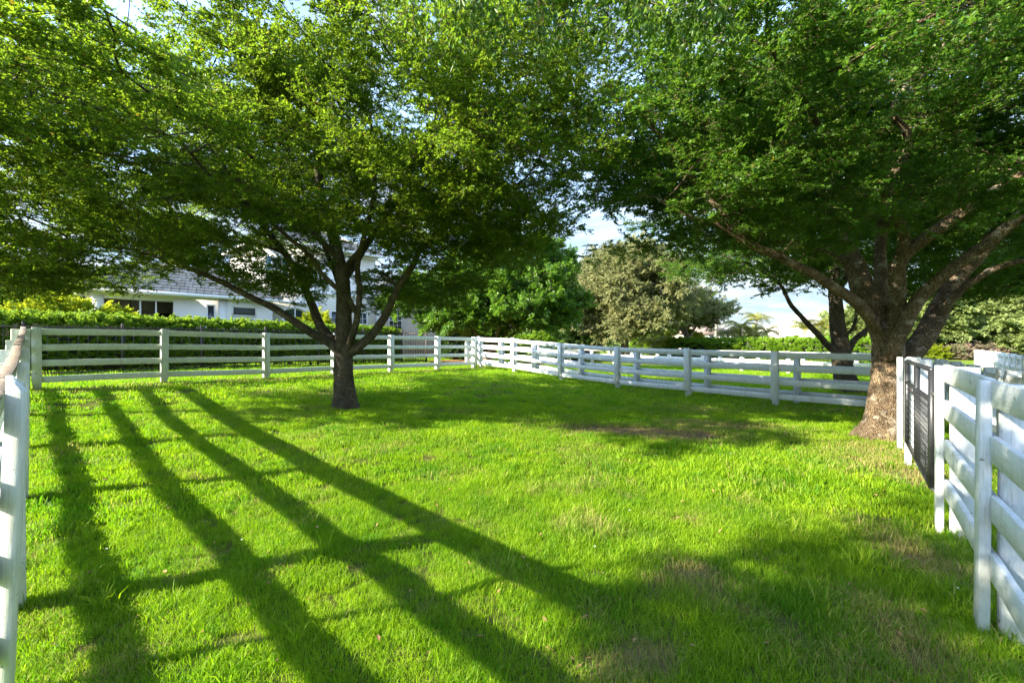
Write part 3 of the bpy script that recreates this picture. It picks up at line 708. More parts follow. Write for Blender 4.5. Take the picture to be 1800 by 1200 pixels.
# --- tree behind the camera whose drooping boughs reach into the top of the view
rs = np.random.default_rng(210); random.seed(0)
b0 = np.array([-7.0, -3.6, 0])
limbs0 = [([b0, b0 + [0, .1, 1.2], b0 + [.1, .2, 2.4], b0 + [.3, .2, 4], b0 + [.4, .4, 6]], .36, .1),
          ([b0 + [.1, .2, 2.4], b0 + [2.0, 1.6, 4.0], b0 + [4.2, 3.2, 4.7], b0 + [6.1, 4.8, 4.95], b0 + [7.4, 6.1, 4.9], b0 + [7.8, 6.9, 4.7]], .15, .02),
          ([b0 + [.3, .2, 3.4], b0 + [1.8, -.4, 4.8], b0 + [3.8, .2, 5.7], b0 + [5.4, 1.4, 6.0]], .13, .03),
          ([b0 + [.3, .2, 3.6], b0 + [-1.2, 1.4, 4.8], b0 + [-2.0, 2.4, 5.6]], .12, .03),
          ([b0 + [.3, .2, 4.], b0 + [.4, -1.8, 5.2], b0 + [.6, -3.4, 5.8]], .12, .03)]
in0 = dome(-4.7, -2.8, 4.2, 7.6, 2.75, 3.6, 3.2, 2.85, edge=1.3, tilt=0)
A0 = pads(rs, 105, 9, in0, (.34, .34, .15), ((-9.6, -1.2), (-6.5, .8), (4.1, 8.2)))
hang = pads(rs, 4, 6, lambda c: c[2] > 4.4, (.25, .25, .2), ((-.5, 1.4), (2.8, 3.9), (4.4, 5.1)))
A0 = np.concatenate([A0, hang])
tree('overhanging_tree', 'larger-leaved tree whose drooping sprays hang into the top of the view overhead', 'tree', b0, limbs0, A0, SP_OVER, M['bark_brown'], 35, 3300, kill=.38, step=.25, droop=.5)

def blobs(rs, lst, per, spread):
    """lst: (x,y,z,rx,ry,rz,n)"""
    out = []
    for (x, y, z, rx, ry, rz, k) in lst:
        v = rs.normal(0, 1, (k, 3)); v /= np.linalg.norm(v, axis=1, keepdims=True); v *= (rs.random((k, 1)) ** .33) * .5 + .5
        out.append(np.array([x, y, z]) + v * [rx, ry, rz])
    c = np.repeat(np.concatenate(out), per, 0); return c + rs.normal(0, 1, c.shape) * spread

# --- glossy round tree past the corner of the paddock
rs = np.random.default_rng(213); random.seed(3)
b3 = np.array([T3[0], T3[1], hz(*T3) - .03]); z3 = b3[2]
limbs3 = [([b3, b3 + [0, 0, .3], b3 + [.05, 0, .6], b3 + [.2, .1, 1.6], b3 + [.4, .2, 3], b3 + [.5, .2, 4.6]], .24, .05)]
for a_, tilt in ((3.0, 1.9), (2.5, 1.5), (.2, 2.2), (-.4, 1.7), (1.2, 1.4), (4.3, 1.8), (5.3, 1.6), (.5, 1.2)):
    e = np.array([math.cos(a_), math.sin(a_) * .8, 0]); limbs3.append(([b3 + [0, 0, .35], b3 + e * .5 * tilt / 1.6 + [0, 0, 1.0], b3 + e * 1.2 * tilt / 1.6 + [0, 0, 1.75], b3 + e * 2.2 * tilt / 1.6 + [0, 0, 2.9]], .1, .03))
A3 = blobs(rs, [(-1.2, 23.6, 4.9, 2.6, 2.4, 2.3, 60), (1.2, 23.4, 4.7, 2.4, 2.2, 2.4, 60), (-3.6, 23.8, 4.0, 2.2, 2.2, 1.7, 40), (.6, 23, 3.3, 2.5, 2.0, .8, 26), (0.8, 23.6, 6.3, 2.1, 2, 1.5, 36), (-2.6, 23.2, 3.3, 1.8, 1.8, .8, 18), (2.6, 23.6, 3.6, 1.2, 1.5, 1.3, 20), (-5.1, 23.4, 4.0, 1.3, 1.5, 1.3, 18)], 6, (.3, .3, .25))
tree('glossy_tree', 'round glossy broad-leaved tree with many stems, in mulch past the fence corner', 'tree', b3, limbs3, A3, SP_GLOSS, M['bark_brown'], 36, 4600, kill=.4, step=.28, sprz=.9, sprsc=(.7, 1.15), jit=.22)

# --- olive-coloured airy tree
rs = np.random.default_rng(214); random.seed(4)
b4 = np.array([9.8, 36.5, -.02])
limbs4 = [([b4, b4 + [0, 0, 1.], b4 + [0, 0, 2.0], b4 + [.3, 0, 4], b4 + [.2, 0, 7]], .38, .1),
          ([b4 + [0, 0, 1.5], b4 + [-1, 0, 2.3], b4 + [-2.6, 0, 2.9], b4 + [-4.5, .3, 4]], .2, .05), ([b4 + [0, 0, 1.6], b4 + [1, 0, 2.8], b4 + [2.4, 0, 3.9], b4 + [4.5, 0, 5]], .2, .05),
          ([b4 + [0, 0, 2.], b4 + [.6, 1.5, 4], b4 + [1, 3, 6]], .17, .05), ([b4 + [0, 0, 2.], b4 + [-1.2, -1.3, 4], b4 + [-2, -2, 6]], .17, .05)]
A4 = blobs(rs, [(8.4, 36.5, 6, 3.2, 3.2, 3.2, 60), (11.2, 36.5, 6.6, 3.6, 3.2, 3.2, 60), (6.2, 36.5, 5, 2.0, 2.4, 2.5, 30), (9.5, 36, 4.0, 4, 3, 1.4, 40), (10, 36.5, 8.6, 2.6, 2.4, 1.2, 20)], 6, (.5, .5, .4))
tree('olive_tree', 'airy olive-brown tree with short forked trunk beyond the white fences', 'tree', b4, limbs4, A4, SP_OLIVE, M['bark_far'], 37, 5200, kill=.6, step=.42, sprz=.8, sprsc=(.8, 1.3), jit=.35)
b7 = np.array([17.5, 42., -.02])
limbs7 = [([b7, b7 + [0, 0, 1.5], b7 + [-.3, 0, 4], b7 + [-.4, 0, 6]], .3, .08), ([b7 + [0, 0, 2], b7 + [-1.4, 0, 4], b7 + [-3, 0, 5]], .14, .04), ([b7 + [0, 0, 2], b7 + [1.4, 0, 4], b7 + [2.6, 0, 4.6]], .14, .04)]
A7 = blobs(rs, [(16.8, 42, 5.4, 2.8, 2.4, 1.3, 40), (19.0, 42, 4.6, 2.0, 2.2, 1.0, 22)], 6, (.5, .5, .3))
tree('olive_tree', 'wispy grey-green tree just right of the airy olive-brown one', 'tree', b7, limbs7, A7, SP_OLIVE, M['bark_far'], 38, 1500, kill=.6, step=.42, sprz=.5, jit=.35)

# --- rain tree at the far left
rs = np.random.default_rng(218); random.seed(8)
b8 = np.array([-33., 30., .5])
limbs8 = [([b8, b8 + [0, 0, 1.5], b8 + [.2, 0, 3], b8 + [.2, 0, 5]], .5, .15), ([b8 + [0, 0, 2], b8 + [2.5, -1, 3.8], b8 + [5, -2, 5]], .22, .05), ([b8 + [0, 0, 2], b8 + [-2.5, -1, 4], b8 + [-5, -2, 5]], .22, .05), ([b8 + [0, 0, 2.2], b8 + [0, -3, 4], b8 + [0.5, -5, 5]], .22, .05)]
A8 = blobs(rs, [(-33, 28, 4.8, 8.0, 5.5, 1.9, 130), (-36, 27, 3.4, 5, 4, 1.6, 50), (-31, 27, 2.8, 4.5, 3, 1.4, 30)], 6, (.8, .8, .12))
tree('rain_tree', 'wide dark layered tree left of the white house, behind the hedge', 'tree', b8, limbs8, A8, SP_RAIN, M['bark_far'], 39, 4200, kill=.7, step=.5, sprz=.15, jit=.4)

# --- distant trees at the right with pale trunks
random.seed(9)
for j, (x_, y_, h_, r_, lab) in enumerate([(41.5, 44, 6.5, 3.4, 'hazy yellow-green tree at the left end of the distant row past the gate'),
        (45.5, 44, 7.0, 3.0, 'hazy tree with a pale straight trunk, second of the distant row past the gate'),
        (49.0, 44, 7.4, 3.0, 'hazy tree with pale leaning trunk, third of the distant row past the gate'),
        (52.5, 44.5, 7.6, 3.2, 'hazy tree with twin pale stems, fourth of the distant row past the gate'),
        (56.5, 45, 7.6, 3.4, 'hazy tree at the right end of the distant row past the gate'),
        (40.0, 48, 5.4, 2.4, 'distant green tree seen between the forked stems of the big leaning tree')]):
    b = np.array([x_, y_, -.02]); ln = random.uniform(-.3, .3)
    lb = [([b, b + [ln * .3, 0, 1.2], b + [ln, 0, 2.6], b + [ln, 0, h_ * .7]], .30, .08)] + [([b + [ln, 0, 2.2], b + [ln + s1, s2, 3.2], b + [ln + s1 * 2, s2 * 2, 4.2]], .12, .04) for s1, s2 in ((-1, -.3), (1, -.3), (0, 1))]
    A_ = blobs(rs, [(x_, y_, h_ - 2.4, r_, r_ * .8, 1.9, 34), (x_ - 1.4, y_ - .8, 3.2, 1.8, 1.6, .9, 14), (x_ + 1.6, y_ - .6, 3.4, 1.8, 1.6, .9, 14)], 5, (.5, .5, .4))
    tree('distant_tree', lab, 'tree', b, lb, A_, SP_HAZY, M['bark_pale'], 50 + j, 620, 'row of distant trees past the gate', kill=.7, step=.5, sprz=.7, jit=.4, trunk_sides=10)

# --- shrubs
def shrub(name, label, loc, r3, sp, n_, seed, group=None, bm='bark_far', shape=.5, cat='shrub', sc=(.7, 1.2)):
    rs = np.random.default_rng(seed); root = empty(name, loc); tag(root, label, cat, group)
    mb = MB()
    for k in range(6):
        a = k * 1.05 + rs.random(); e = (math.cos(a) * r3[0] * .5, math.sin(a) * r3[1] * .5, r3[2] * 1.3)
        mb.tube([(e[0] * .08, e[1] * .08, 0), (e[0] * .5, e[1] * .5, e[2] * .5), e], [.03, .022, .008], 6)
    mb.build('stems', M[bm], root, sm=True)
    v = rs.normal(0, 1, (n_, 3)); v /= np.linalg.norm(v, axis=1, keepdims=True)
    lump = 1 + .22 * np.sin(v[:, 0] * 5 + seed) * np.cos(v[:, 1] * 4 + seed) + .12 * np.sin(v[:, 2] * 9 + v[:, 0] * 7)
    rr = (rs.random(n_) ** .5 * (1 - shape) + shape) * lump
    p = v * rr[:, None] * r3 + [0, 0, r3[2] * .98]; p[:, 2] = np.maximum(p[:, 2], .05)
    o = gn_scatter('foliage', sp, p, np.stack([rs.normal(0, .3, n_), -np.arcsin(np.clip(v[:, 2], -.9, .95)) * .8, np.arctan2(v[:, 1], v[:, 0]) + rs.normal(0, .4, n_)], 1), rs.uniform(*sc, n_), rs.integers(0, len(sp), n_), root)
    tag(o, kind='stuff'); return root

def HW(t, off):   # point along the hedge line
    q_ = HO + HD * t + HN * off; return q_
q1 = px(118, 600, 16.2); shrub('lime_shrub', 'bright yellow-green shrub rising over the hedge left of the white house', (q1[0], q1[1], .6), (1.9, 1.5, 1.35), SP_LIME, 900, 61)
q1 = px(40, 600, 15.6); shrub('lime_shrub', 'yellow-green shrub at the left end of the hedge by the fence corner', (q1[0], q1[1], .6), (1.2, 1.2, 1.1), SP_LIME, 500, 62)
q1 = px(553, 600, 23.6); shrub('lime_shrub', 'yellow-green shrub in front of the arched window of the house', (q1[0], q1[1], .6), (1.25, 1.0, 1.22), SP_LIME, 500, 63)
for k, (xx, yy, dd, rr, hh, spn, lab) in enumerate([
        (815, 0, 28.5, 1.3, 1.25, SP_DARKSHRUB, 'dark green shrub against the shaded house wall under the glossy tree'),
        (880, 0, 30.0, 1.6, 1.1, SP_HEDGE, 'mid-green shrub low behind the glossy tree stems'),
        (945, 0, 33.0, 2.0, 1.1, SP_HEDGEFAR, 'green shrub between the glossy tree and the olive-brown tree'),
        (1000, 0, 38.0, 2.3, 1.2, SP_DARKSHRUB, 'dark shrub left of the olive-brown tree trunk'),
        (1190, 0, 44.0, 2.6, 1.6, SP_LIME, 'yellowish shrub right of the olive-brown tree trunk above the far hedge')]):
    q1 = px(xx, 600, dd); shrub('garden_shrub', lab, (q1[0], q1[1], hz(q1[0], q1[1])), (rr, rr * .8, hh), spn, 420, 64 + k, 'shrubs along the far garden edge', sc=(.8, 1.6))
for k, (x_, y_, rr, spn, lab) in enumerate([(40.5, 41, 1.8, SP_LIME, 'low yellow-green bush under the distant row of trees, left end'), (43.0, 41, 1.7, SP_PINK, 'low pink-flowered bush under the distant row of trees'), (45.3, 41, 1.6, SP_PINK, 'dusty pink bush further right along the distant row'), (47.6, 42.2, 1.8, SP_HAZY, 'low green bush under the pale trunks of the distant row')]):
    shrub('flowering_bush', lab, (x_, y_, 0), (rr * .8, 1.2, .55), spn, 260, 80 + k, 'bushes under the distant row of trees', sc=(.7, 1.3))

# ------------------------------------------------------------------ hedges
m, n = new_mat('hedge_core'); c = n.mix(n.noise(wpos(n), 14, 4), C(.015, .03, .006), C(.04, .05, .02))
finish(n, n.n('ShaderNodeBsdfPrincipled', {'Base Color': c, 'Roughness': 1}).outputs[0])
def hedge(name, label, p0, p1, z0, h0, h1, th, sp, dens, seed, spsc=(.8, 1.25), bare=.0, jit=.07):
    rs = np.random.default_rng(seed); p0 = np.array(p0, float); p1 = np.array(p1, float); Ln = np.linalg.norm(p1 - p0); ang = math.atan2(*(p1 - p0)[::-1])
    root = empty(name, (p0[0], p0[1], z0), ang); tag(root, label, 'hedge')
    mb = MB(); i_ = .14
    mb.hexa([(0, i_, bare), (Ln, i_, bare), (Ln, th - i_, bare), (0, th - i_, bare), (0, i_, h0 - i_), (Ln, i_, h1 - i_), (Ln, th - i_, h1 - i_), (0, th - i_, h0 - i_)])
    mb.build('branch_core', M['hedge_core'], root)
    if bare:
        sb = MB()
        for k in range(int(Ln / .45)):
            xx = .2 + k * .45 + rs.normal(0, .08); sb.tube([(xx, th / 2, -.1), (xx + rs.normal(0, .04), th / 2 + rs.normal(0, .05), bare + .1)], [.022, .018], 5, False)
        tag(sb.build('stems', M['bark_brown'], root, sm=True), kind='stuff')
    pts = []; nr = []
    def add(n_, f, nv):
        k = rs.random((n_, 2)); pts.append(f(k)); nr.append(np.tile(nv, (n_, 1)))
    hm = (h0 + h1) / 2
    add(int(Ln * (hm - bare) * dens), lambda k: np.stack([k[:, 0] * Ln, .03 + 0 * k[:, 0], bare + k[:, 1] * ((h0 + (h1 - h0) * k[:, 0]) - bare)], 1), [0, -1, .3])
    add(int(Ln * (hm - bare) * dens * .35), lambda k: np.stack([k[:, 0] * Ln, th - .03 + 0 * k[:, 0], bare + k[:, 1] * ((h0 + (h1 - h0) * k[:, 0]) - bare)], 1), [0, 1, .3])
    add(int(Ln * th * dens * 1.2), lambda k: np.stack([k[:, 0] * Ln, k[:, 1] * th, h0 + (h1 - h0) * k[:, 0] - .04], 1), [0, 0, 1])
    add(int(th * hm * dens), lambda k: np.stack([Ln + 0 * k[:, 0], k[:, 0] * th, bare + k[:, 1] * (h1 - bare)], 1), [1, 0, .3])
    add(int(th * hm * dens), lambda k: np.stack([0 * k[:, 0], k[:, 0] * th, bare + k[:, 1] * (h0 - bare)], 1), [-1, 0, .3])
    p = np.concatenate(pts) + rs.normal(0, jit, (sum(map(len, pts)), 3)); v = np.concatenate(nr) + rs.normal(0, .45, p.shape)
    v /= np.linalg.norm(v, axis=1, keepdims=True); k_ = len(p)
    o = gn_scatter('foliage', sp, p, np.stack([rs.normal(0, .5, k_), -np.arcsin(np.clip(v[:, 2], -1, 1)), np.arctan2(v[:, 1], v[:, 0])], 1), rs.uniform(*spsc, k_), rs.integers(0, len(sp), k_), root)
    tag(o, kind='stuff'); print(name, k_); return root
ha = HW(-7, 0); hb = HW(13.6, 0)
hedge('hedge', 'long clipped hedge behind the iron railing in front of the white house', ha, hb, .58, 2.02, 1.72, .9, SP_HEDGE, 100, 91, bare=.22)
hedge('hedge', 'bright clipped hedge beyond the far white fences, below the palms', (13.4, 47.), (24.2, 27.5), -.02, 1.78, 1.72, 1.2, SP_HEDGEFAR, 26, 92)

# ------------------------------------------------------------------ house
HRZ = math.atan2(.743, .669)
house = empty('house', (-20, 17.5, 0), HRZ)
tag(house, 'white stucco house with grey tiled roofs and blue-shuttered upper window behind the hedge', 'house')
zb = .45
W_, T_ = M['white_wall'], M['trim_white']
def hb_(name, mt, *b, bevel=0): return MB().box(*b).build(name, mt, house, bevel=bevel)
# wing with the open lanai
hb_('wall', W_, 1.8, 2.19, 0, .25, zb, 4.1)
hb_('wall', W_, 4.69, 9.2, 0, .25, zb, 4.1)
hb_('wall', W_, 2.19, 4.69, 0.004, .246, 3.72, 4.098)
hb_('wall', W_, 2.19, 4.69, 0.004, .246, zb, .9)
hb_('wall', M['interior_grey'], 1.85, 5.6, 3.6, 3.8, zb, 4.0)
hb_('wall', W_, 1.8, 2.0, .26, 5.0, zb, 4.09)
hb_('wall', M['interior_grey'], 5.6, 5.8, .26, 3.8, zb, 4.0)
hb_('ceiling', M['interior_grey'], 2.01, 5.6, .26, 3.6, 3.95, 4.05)
for xx in (3.44, 4.02): hb_('mullion', T_, xx - .03, xx + .03, .06, .12, .9, 3.72)
def win(x0, x1, z0, z1, y, cols, rows, fw=.06, arch=False, glass='window_glass'):
    f = MB(); f.box(x0 - fw, x0, y - .05, y - .003, z0 - fw, z1 + fw); f.box(x1, x1 + fw, y - .05, y - .003, z0 - fw, z1 + fw)
    f.box(x0, x1, y - .048, y - .003, z1, z1 + fw); f.box(x0 - .05, x1 + .05, y - .09, y - .05, z0 - fw, z0 - .005)
    fo = f.build('window', T_, house)
    MB().box(x0, x1, y - .02, y - .004, z0, z1).build('pane', M[glass], fo)
    for k in range(1, cols):
        xx = x0 + (x1 - x0) * k / cols; MB().box(xx - .012, xx + .012, y - .035, y - .022, z0, z1).build('muntin', T_, fo)
    for k in range(1, rows):
        zz = z0 + (z1 - z0) * k / rows; hgt = .03 if k * 2 == rows else .012
        MB().box(x0, x1, y - .045, y - .036, zz - hgt, zz + hgt).build('muntin', T_, fo)
    return fo
hb_('interior_window', M['window_glass'], 4.6, 5.2, 3.57, 3.595, 2.6, 3.3)
win(6.09, 6.36, 1.9, 3.62, 0, 1, 3)
hb_('pilaster', T_, 6.55, 6.95, -.12, -.003, zb, 4.05)
win(7.24, 8.3, 3.2, 3.6, 0, 1, 1, glass='interior_dark')
win(7.3, 8.25, 1.6, 2.95, 0, 6, 3)
hb_('ledge', T_, 1.75, 9.2, -.10, -.003, 3.9, 4.1)
# two-storey block
hb_('wall', W_, 9.0, 16.2, .8, 7.5, zb, 7.7)
hb_('ledge', T_, 9.2, 16.2, .70, .797, 4.75, 4.95); hb_('ledge', T_, 8.9, 16.3, .62, .797, 7.5, 7.75)
win(9.45, 9.95, 5.35, 6.75, .8, 2, 4)
for a_, b_ in ((9.08, 9.38), (10.02, 10.32)):
    sh = hb_('shutter', M['shutter_blue'], a_, b_, .74, .797, 5.3, 6.8)
# arched door with surround
f = MB(); f.box(9.95, 10.1, .72, .797, zb, 3.5); f.box(11.35, 11.5, .72, .797, zb, 3.5); f.box(9.8, 11.65, .68, .797, 4.05, 4.2)
arc = [(10.72 + .78 * math.cos(t), 3.35 + .5 * math.sin(t)) for t in np.linspace(math.pi, 0, 13)]
f.tube([(a, .76, b) for a, b in arc], .05, 6); f.box(10.70, 10.75, .74, .79, zb, 3.8)
ad = f.build('arched_door', T_, house)
pv_ = [(a, .79, b) for a, b in [(10.72 + .72 * math.cos(t), 3.3 + .45 * math.sin(t)) for t in np.linspace(math.pi, 0, 13)]] + [(11.44, .79, zb), (10.0, .79, zb)]
pm = bpy.data.meshes.new('pane'); pm.from_pydata(pv_, [], [list(range(len(pv_)))]); pm.materials.append(M['window_glass']); link('pane', pm, ad)
for zz in (1.6, 2.3, 3.0): MB().box(10.05, 11.4, .755, .78, zz - .015, zz + .015).build('muntin', T_, ad)
hb_('pilaster', T_, 11.75, 12.1, .62, .797, zb, 4.3)
win(13.0, 13.9, 2.2, 3.7, .8, 2, 4)
win(14.9, 15.5, 2.2, 3.7, .8, 2, 4)
# right wing, white walls given the warm shade-toned colour
hb_('wall', M['shaded_wall'], 16.45, 26.5, .3, 8, zb, 4.6)
hb_('wall', W_, 16.2, 16.45, .2, .8, zb, 4.6)
dp = MB().tube([(16.32, .12, zb), (16.32, .12, 4.5)], .05, 8); dp.build('downspout', T_, house, sm=True)
win(17.0, 18.0, 2.55, 4.0, .3, 3, 4); win(21.4, 22.5, 1.9, 3.75, .3, 3, 4)
hb_('ledge', T_, 16.1, 26.6, -.05, .2, 4.5, 4.66)

def tiled(parent, e0, e1, r0, r1, mt, tw=.34, th=.34):
    """rows of flat tiles from eave e0-e1 up to ridge r0-r1, one joined sheet of real tiles"""
    e0, e1, r0, r1 = map(lambda a: np.array(a, float), (e0, e1, r0, r1)); H_ = np.linalg.norm(((r0 + r1) - (e0 + e1)) / 2); nr_ = max(2, int(H_ / th))
    nn = np.cross(e1 - e0, r0 - e0 + (r1 - e1)); nn /= np.linalg.norm(nn); nn = nn if nn[2] > 0 else -nn
    V = []; Q = []
    for k in range(nr_):
        a0 = e0 + (r0 - e0) * k / nr_; a1 = e1 + (r1 - e1) * k / nr_; b0_ = e0 + (r0 - e0) * (k + 1) / nr_; b1_ = e1 + (r1 - e1) * (k + 1) / nr_
        W2 = np.linalg.norm(a1 - a0); m_ = max(1, int(W2 / tw)); sh = (k % 2) * .5 / m_
        cuts = [0] + [min(1, (j + sh) / m_) for j in range(1, m_ + 1)]
        if cuts[-1] < 1: cuts.append(1)
        for c0, c1 in zip(cuts[:-1], cuts[1:]):
            if c1 - c0 < 1e-3: continue
            g2 = .012 / max(W2, .1); c0_ = c0 + g2; c1_ = c1 - g2
            if c1_ <= c0_: continue
            lift = .055 + .012 * random.random(); v = len(V)
            p_ = [a0 + (a1 - a0) * c0_, a0 + (a1 - a0) * c1_, b0_ + (b1_ - b0_) * c1_, b0_ + (b1_ - b0_) * c0_]
            V += [p_[0], p_[1], p_[0] + nn * lift, p_[1] + nn * lift, p_[2] + nn * .02, p_[3] + nn * .02]
            Q += [(v, v + 1, v + 3, v + 2), (v + 2, v + 3, v + 4, v + 5)]
    o = link('roof_tiles', mesh_np('roof_tiles', np.array(V), np.array(Q), mt), parent); tag(o, kind='stuff'); return o
def hip(x0, x1, y0, y1, ze, zr, rx0, rx1, ry):
    A, B, C_, D_ = (x0, y0, ze), (x1, y0, ze), (x1, y1, ze), (x0, y1, ze); E, G = (rx0, ry, zr), (rx1, ry, zr)
    mb = MB(); mb.add([A, B, C_, D_, E, G], q=[(0, 1, 5, 4), (2, 3, 4, 5), (3, 2, 1, 0)], t=[(1, 2, 5), (3, 0, 4)])
    rf = mb.build('roof', M['interior_dark'], house)
    tiled(rf, A, B, E, G, M['roof_tile']); tiled(rf, C_, D_, G, E, M['roof_tile']); tiled(rf, D_, A, E, E, M['roof_tile']); tiled(rf, B, C_, G, G, M['roof_tile'])
    cp = MB()
    for a_, b_ in ((A, E), (E, G), (B, G)):
        cp.tube([np.array(a_) + [0, 0, .07], np.array(b_) + [0, 0, .07]], .09, 6)
    cp.build('ridge_cap', M['roof_tile'], rf)
    fb = MB(); fb.box(x0, x1, y0 - .03, y0 - .003, ze - .16, ze + .02); fb.box(x0 - .03, x0 - .003, y0, y1, ze - .16, ze + .02); fb.build('fascia', T_, rf)
hip(1.4, 9.6, -.4, 5.4, 4.15, 5.75, 4.2, 8.2, 2.4)
hip(8.6, 16.7, .3, 8.0, 7.8, 9.8, 12.2, 13.0, 4.1)
hip(16.0, 27, -.2, 8.4, 4.68, 6.9, 20, 23, 4.1)
# ceiling fan hanging in the open room
fx, fy = 3.3, 2.0
fp = np.array([-20, 17.5]) + np.array([.669, .743]) * fx + np.array([-.743, .669]) * fy
fan = empty('ceiling_fan', (fp[0], fp[1], 3.3), HRZ); tag(fan, 'dark ceiling fan hanging in the open room of the white house', 'fan')
MB().tube([(0, 0, .65), (0, 0, 0)], .02, 6).build('rod', M['black_metal'], fan); MB().tube([(0, 0, .04), (0, 0, -.12)], [.1, .12], 10).build('motor', M['black_metal'], fan)
for k in range(5):
    a = k * 1.2566; c_, s_ = math.cos(a), math.sin(a)
    MB().hexa([(c_ * .1 - s_ * w2, s_ * .1 + c_ * w2, zz) if e == 0 else (c_ * .75 - s_ * w2, s_ * .75 + c_ * w2, zz + .01) for zz in (-.06, -.045) for e, w2 in ((0, -.05), (1, -.07), (1, .07), (0, .05))]).build('blade', M['black_metal'], fan)

# iron railing in front of the hedge
iron = empty('iron_fence', (HW(-7, -.35)[0], HW(-7, -.35)[1], .6), HRZ)
tag(iron, 'dark iron picket railing running along the foot of the long hedge', 'fence')
Lr = 20.7
for zz in (.14, 1.62): MB().box(0, Lr, -.015, .015, zz - .018, zz + .018).build('rail', M['dark_iron'], iron)
pk = MB().box(-.007, .007, -.0185, .0185, 0.02, 1.70).mesh('picket', M['dark_iron'])
for k in range(int(Lr / .23)): link('picket', pk, iron, (k * .23 + .05, 0, 0))
pp_ = MB().box(-.032, .032, -.032, .032, -.1, 1.78).mesh('post', M['dark_iron'])
for k in range(10): link('post', pp_, iron, (k * 2.29 + .02, 0, 0))
iron2 = empty('iron_gate', tuple(HW(13.85, -.35)) + (.6,), HRZ - 1.15)
tag(iron2, 'dark iron garden gate at the right end of the railing beside the house', 'gate')
for zz in (.14, 1.62): MB().box(0, 1.3, -.015, .015, zz - .018, zz + .018).build('rail', M['dark_iron'], iron2)
for k in range(9): link('picket', pk, iron2, (k * .155 + .03, 0, 0))
link('post', pp_, iron2, (1.33, 0, 0))

# ------------------------------------------------------------------ white board fences
RZS = (.27, .65, 1.02, 1.39)
def fence(name, label, pts, inward, rails=RZS, rw=.15, batten=True, bat_w=.15, bat_t=.045, post_w=.17, top=1.5, mh='paint_h', mv='paint_v', bat_lo=.14, wav=.006, round_post=False, group=None, seed=0, start=0, fat=True, nails=False):
    """pts: list of xy at the battens' inner face; rails nailed on the inner side of fat posts, battens over the joints"""
    rd = random.Random(seed); o0 = pts[0]; z0 = hz(*o0)
    root = empty(name, (o0[0], o0[1], z0)); tag(root, label, 'fence', group)
    inward = np.array(inward, float); inward /= np.linalg.norm(inward); rth = .035
    for k, p in enumerate(pts):
        zg = hz(*p) - z0; e = np.array(pts[min(k + 1, len(pts) - 1)]) - np.array(pts[max(k - 1, 0)]); a = math.atan2(e[1], e[0])
        lx, ly = p[0] - o0[0], p[1] - o0[1]
        if batten:
            c = np.array([lx, ly]) - inward * bat_t / 2
            hh = top + rd.uniform(-.012, .012)
            mb = MB().box(-bat_w / 2, bat_w / 2, -bat_t / 2, bat_t / 2, bat_lo + rd.uniform(-.03, .03), hh)
            if nails:
                for rz in rails:
                    for sx in (-.3, .3): mb.box(bat_w * sx - .004, bat_w * sx + .004, -bat_t / 2 - .0015, bat_t / 2 + .0015, rz + sx * .1 - .004, rz + sx * .1 + .004)
            mb.build('batten', M[mv], root, (c[0], c[1], zg), (rd.uniform(-.008, .008), rd.uniform(-.008, .008), a), bevel=.004)
        if fat:
            off = (bat_t if batten else 0) + rth + .002 + post_w / 2
            c = np.array([lx, ly]) - inward * off; mb = MB()
            if round_post: mb.tube([(0, 0, -.15), (0, 0, .3), (0, 0, .9), (0, 0, top - .01)], [post_w / 2 * .99, post_w / 2 * .98, post_w / 2 * .96, post_w / 2 * .93], 20)
            else: mb.box(-post_w / 2 * .8, post_w / 2 * .8, -post_w / 2, post_w / 2, -.15, top - .015)
            mb.build('post', M[mv], root, (c[0], c[1], zg), (0, 0, a), bevel=0 if round_post else .008, sm=round_post)
    for k in range(len(pts) - 1):
        p = np.array(pts[k]); q_ = np.array(pts[k + 1]); ln = np.linalg.norm(q_ - p); e = (q_ - p) / ln; a = math.atan2(e[1], e[0])
        z1 = hz(*p) - z0; z2 = hz(*q_) - z0
        off = (bat_t if batten else 0) + rth / 2 + .001
        c0 = p - np.array(o0) - inward * off
        for j, rz in enumerate(rails):
            j1, j2 = rd.uniform(-wav, wav), rd.uniform(-wav, wav); g2 = .004
            nseg = 8; V = []; Q = []; sag = rd.uniform(-.006, .006); bow = rd.uniform(-.006, .006)
            for s_ in range(nseg + 1):
                t = s_ / nseg; xx = g2 + (ln - 2 * g2) * t; zz = z1 + j1 + (z2 + j2 - z1 - j1) * t + rz - 4 * sag * t * (1 - t); yy = 4 * bow * t * (1 - t)
                hw = rw / 2 + rd.uniform(-.0015, .0015)
                V += [(xx, yy - rth / 2, zz - hw), (xx, yy + rth / 2, zz - hw), (xx, yy + rth / 2, zz + hw), (xx, yy - rth / 2, zz + hw)]
            for s_ in range(nseg):
                b = s_ * 4
                for u_ in range(4): Q.append((b + u_, b + (u_ + 1) % 4, b + 4 + (u_ + 1) % 4, b + 4 + u_))
            Q += [(3, 2, 1, 0), (nseg * 4, nseg * 4 + 1, nseg * 4 + 2, nseg * 4 + 3)]
            MB().add(V, Q).build('rail', M[mh], root, (c0[0], c0[1], 0), (0, 0, a), bevel=.004)
    return root
# back run
tb = [.1, 2.41, 4.92, 7.1, 9.35, 11.6, 13.7]
pb = [tuple(C1 + Bd * t) for t in tb]
fence('board_fence', 'white four-board fence along the back of the lawn in front of the long hedge', pb, Bn, seed=1, bat_w=.16, group='white board paddock fences')
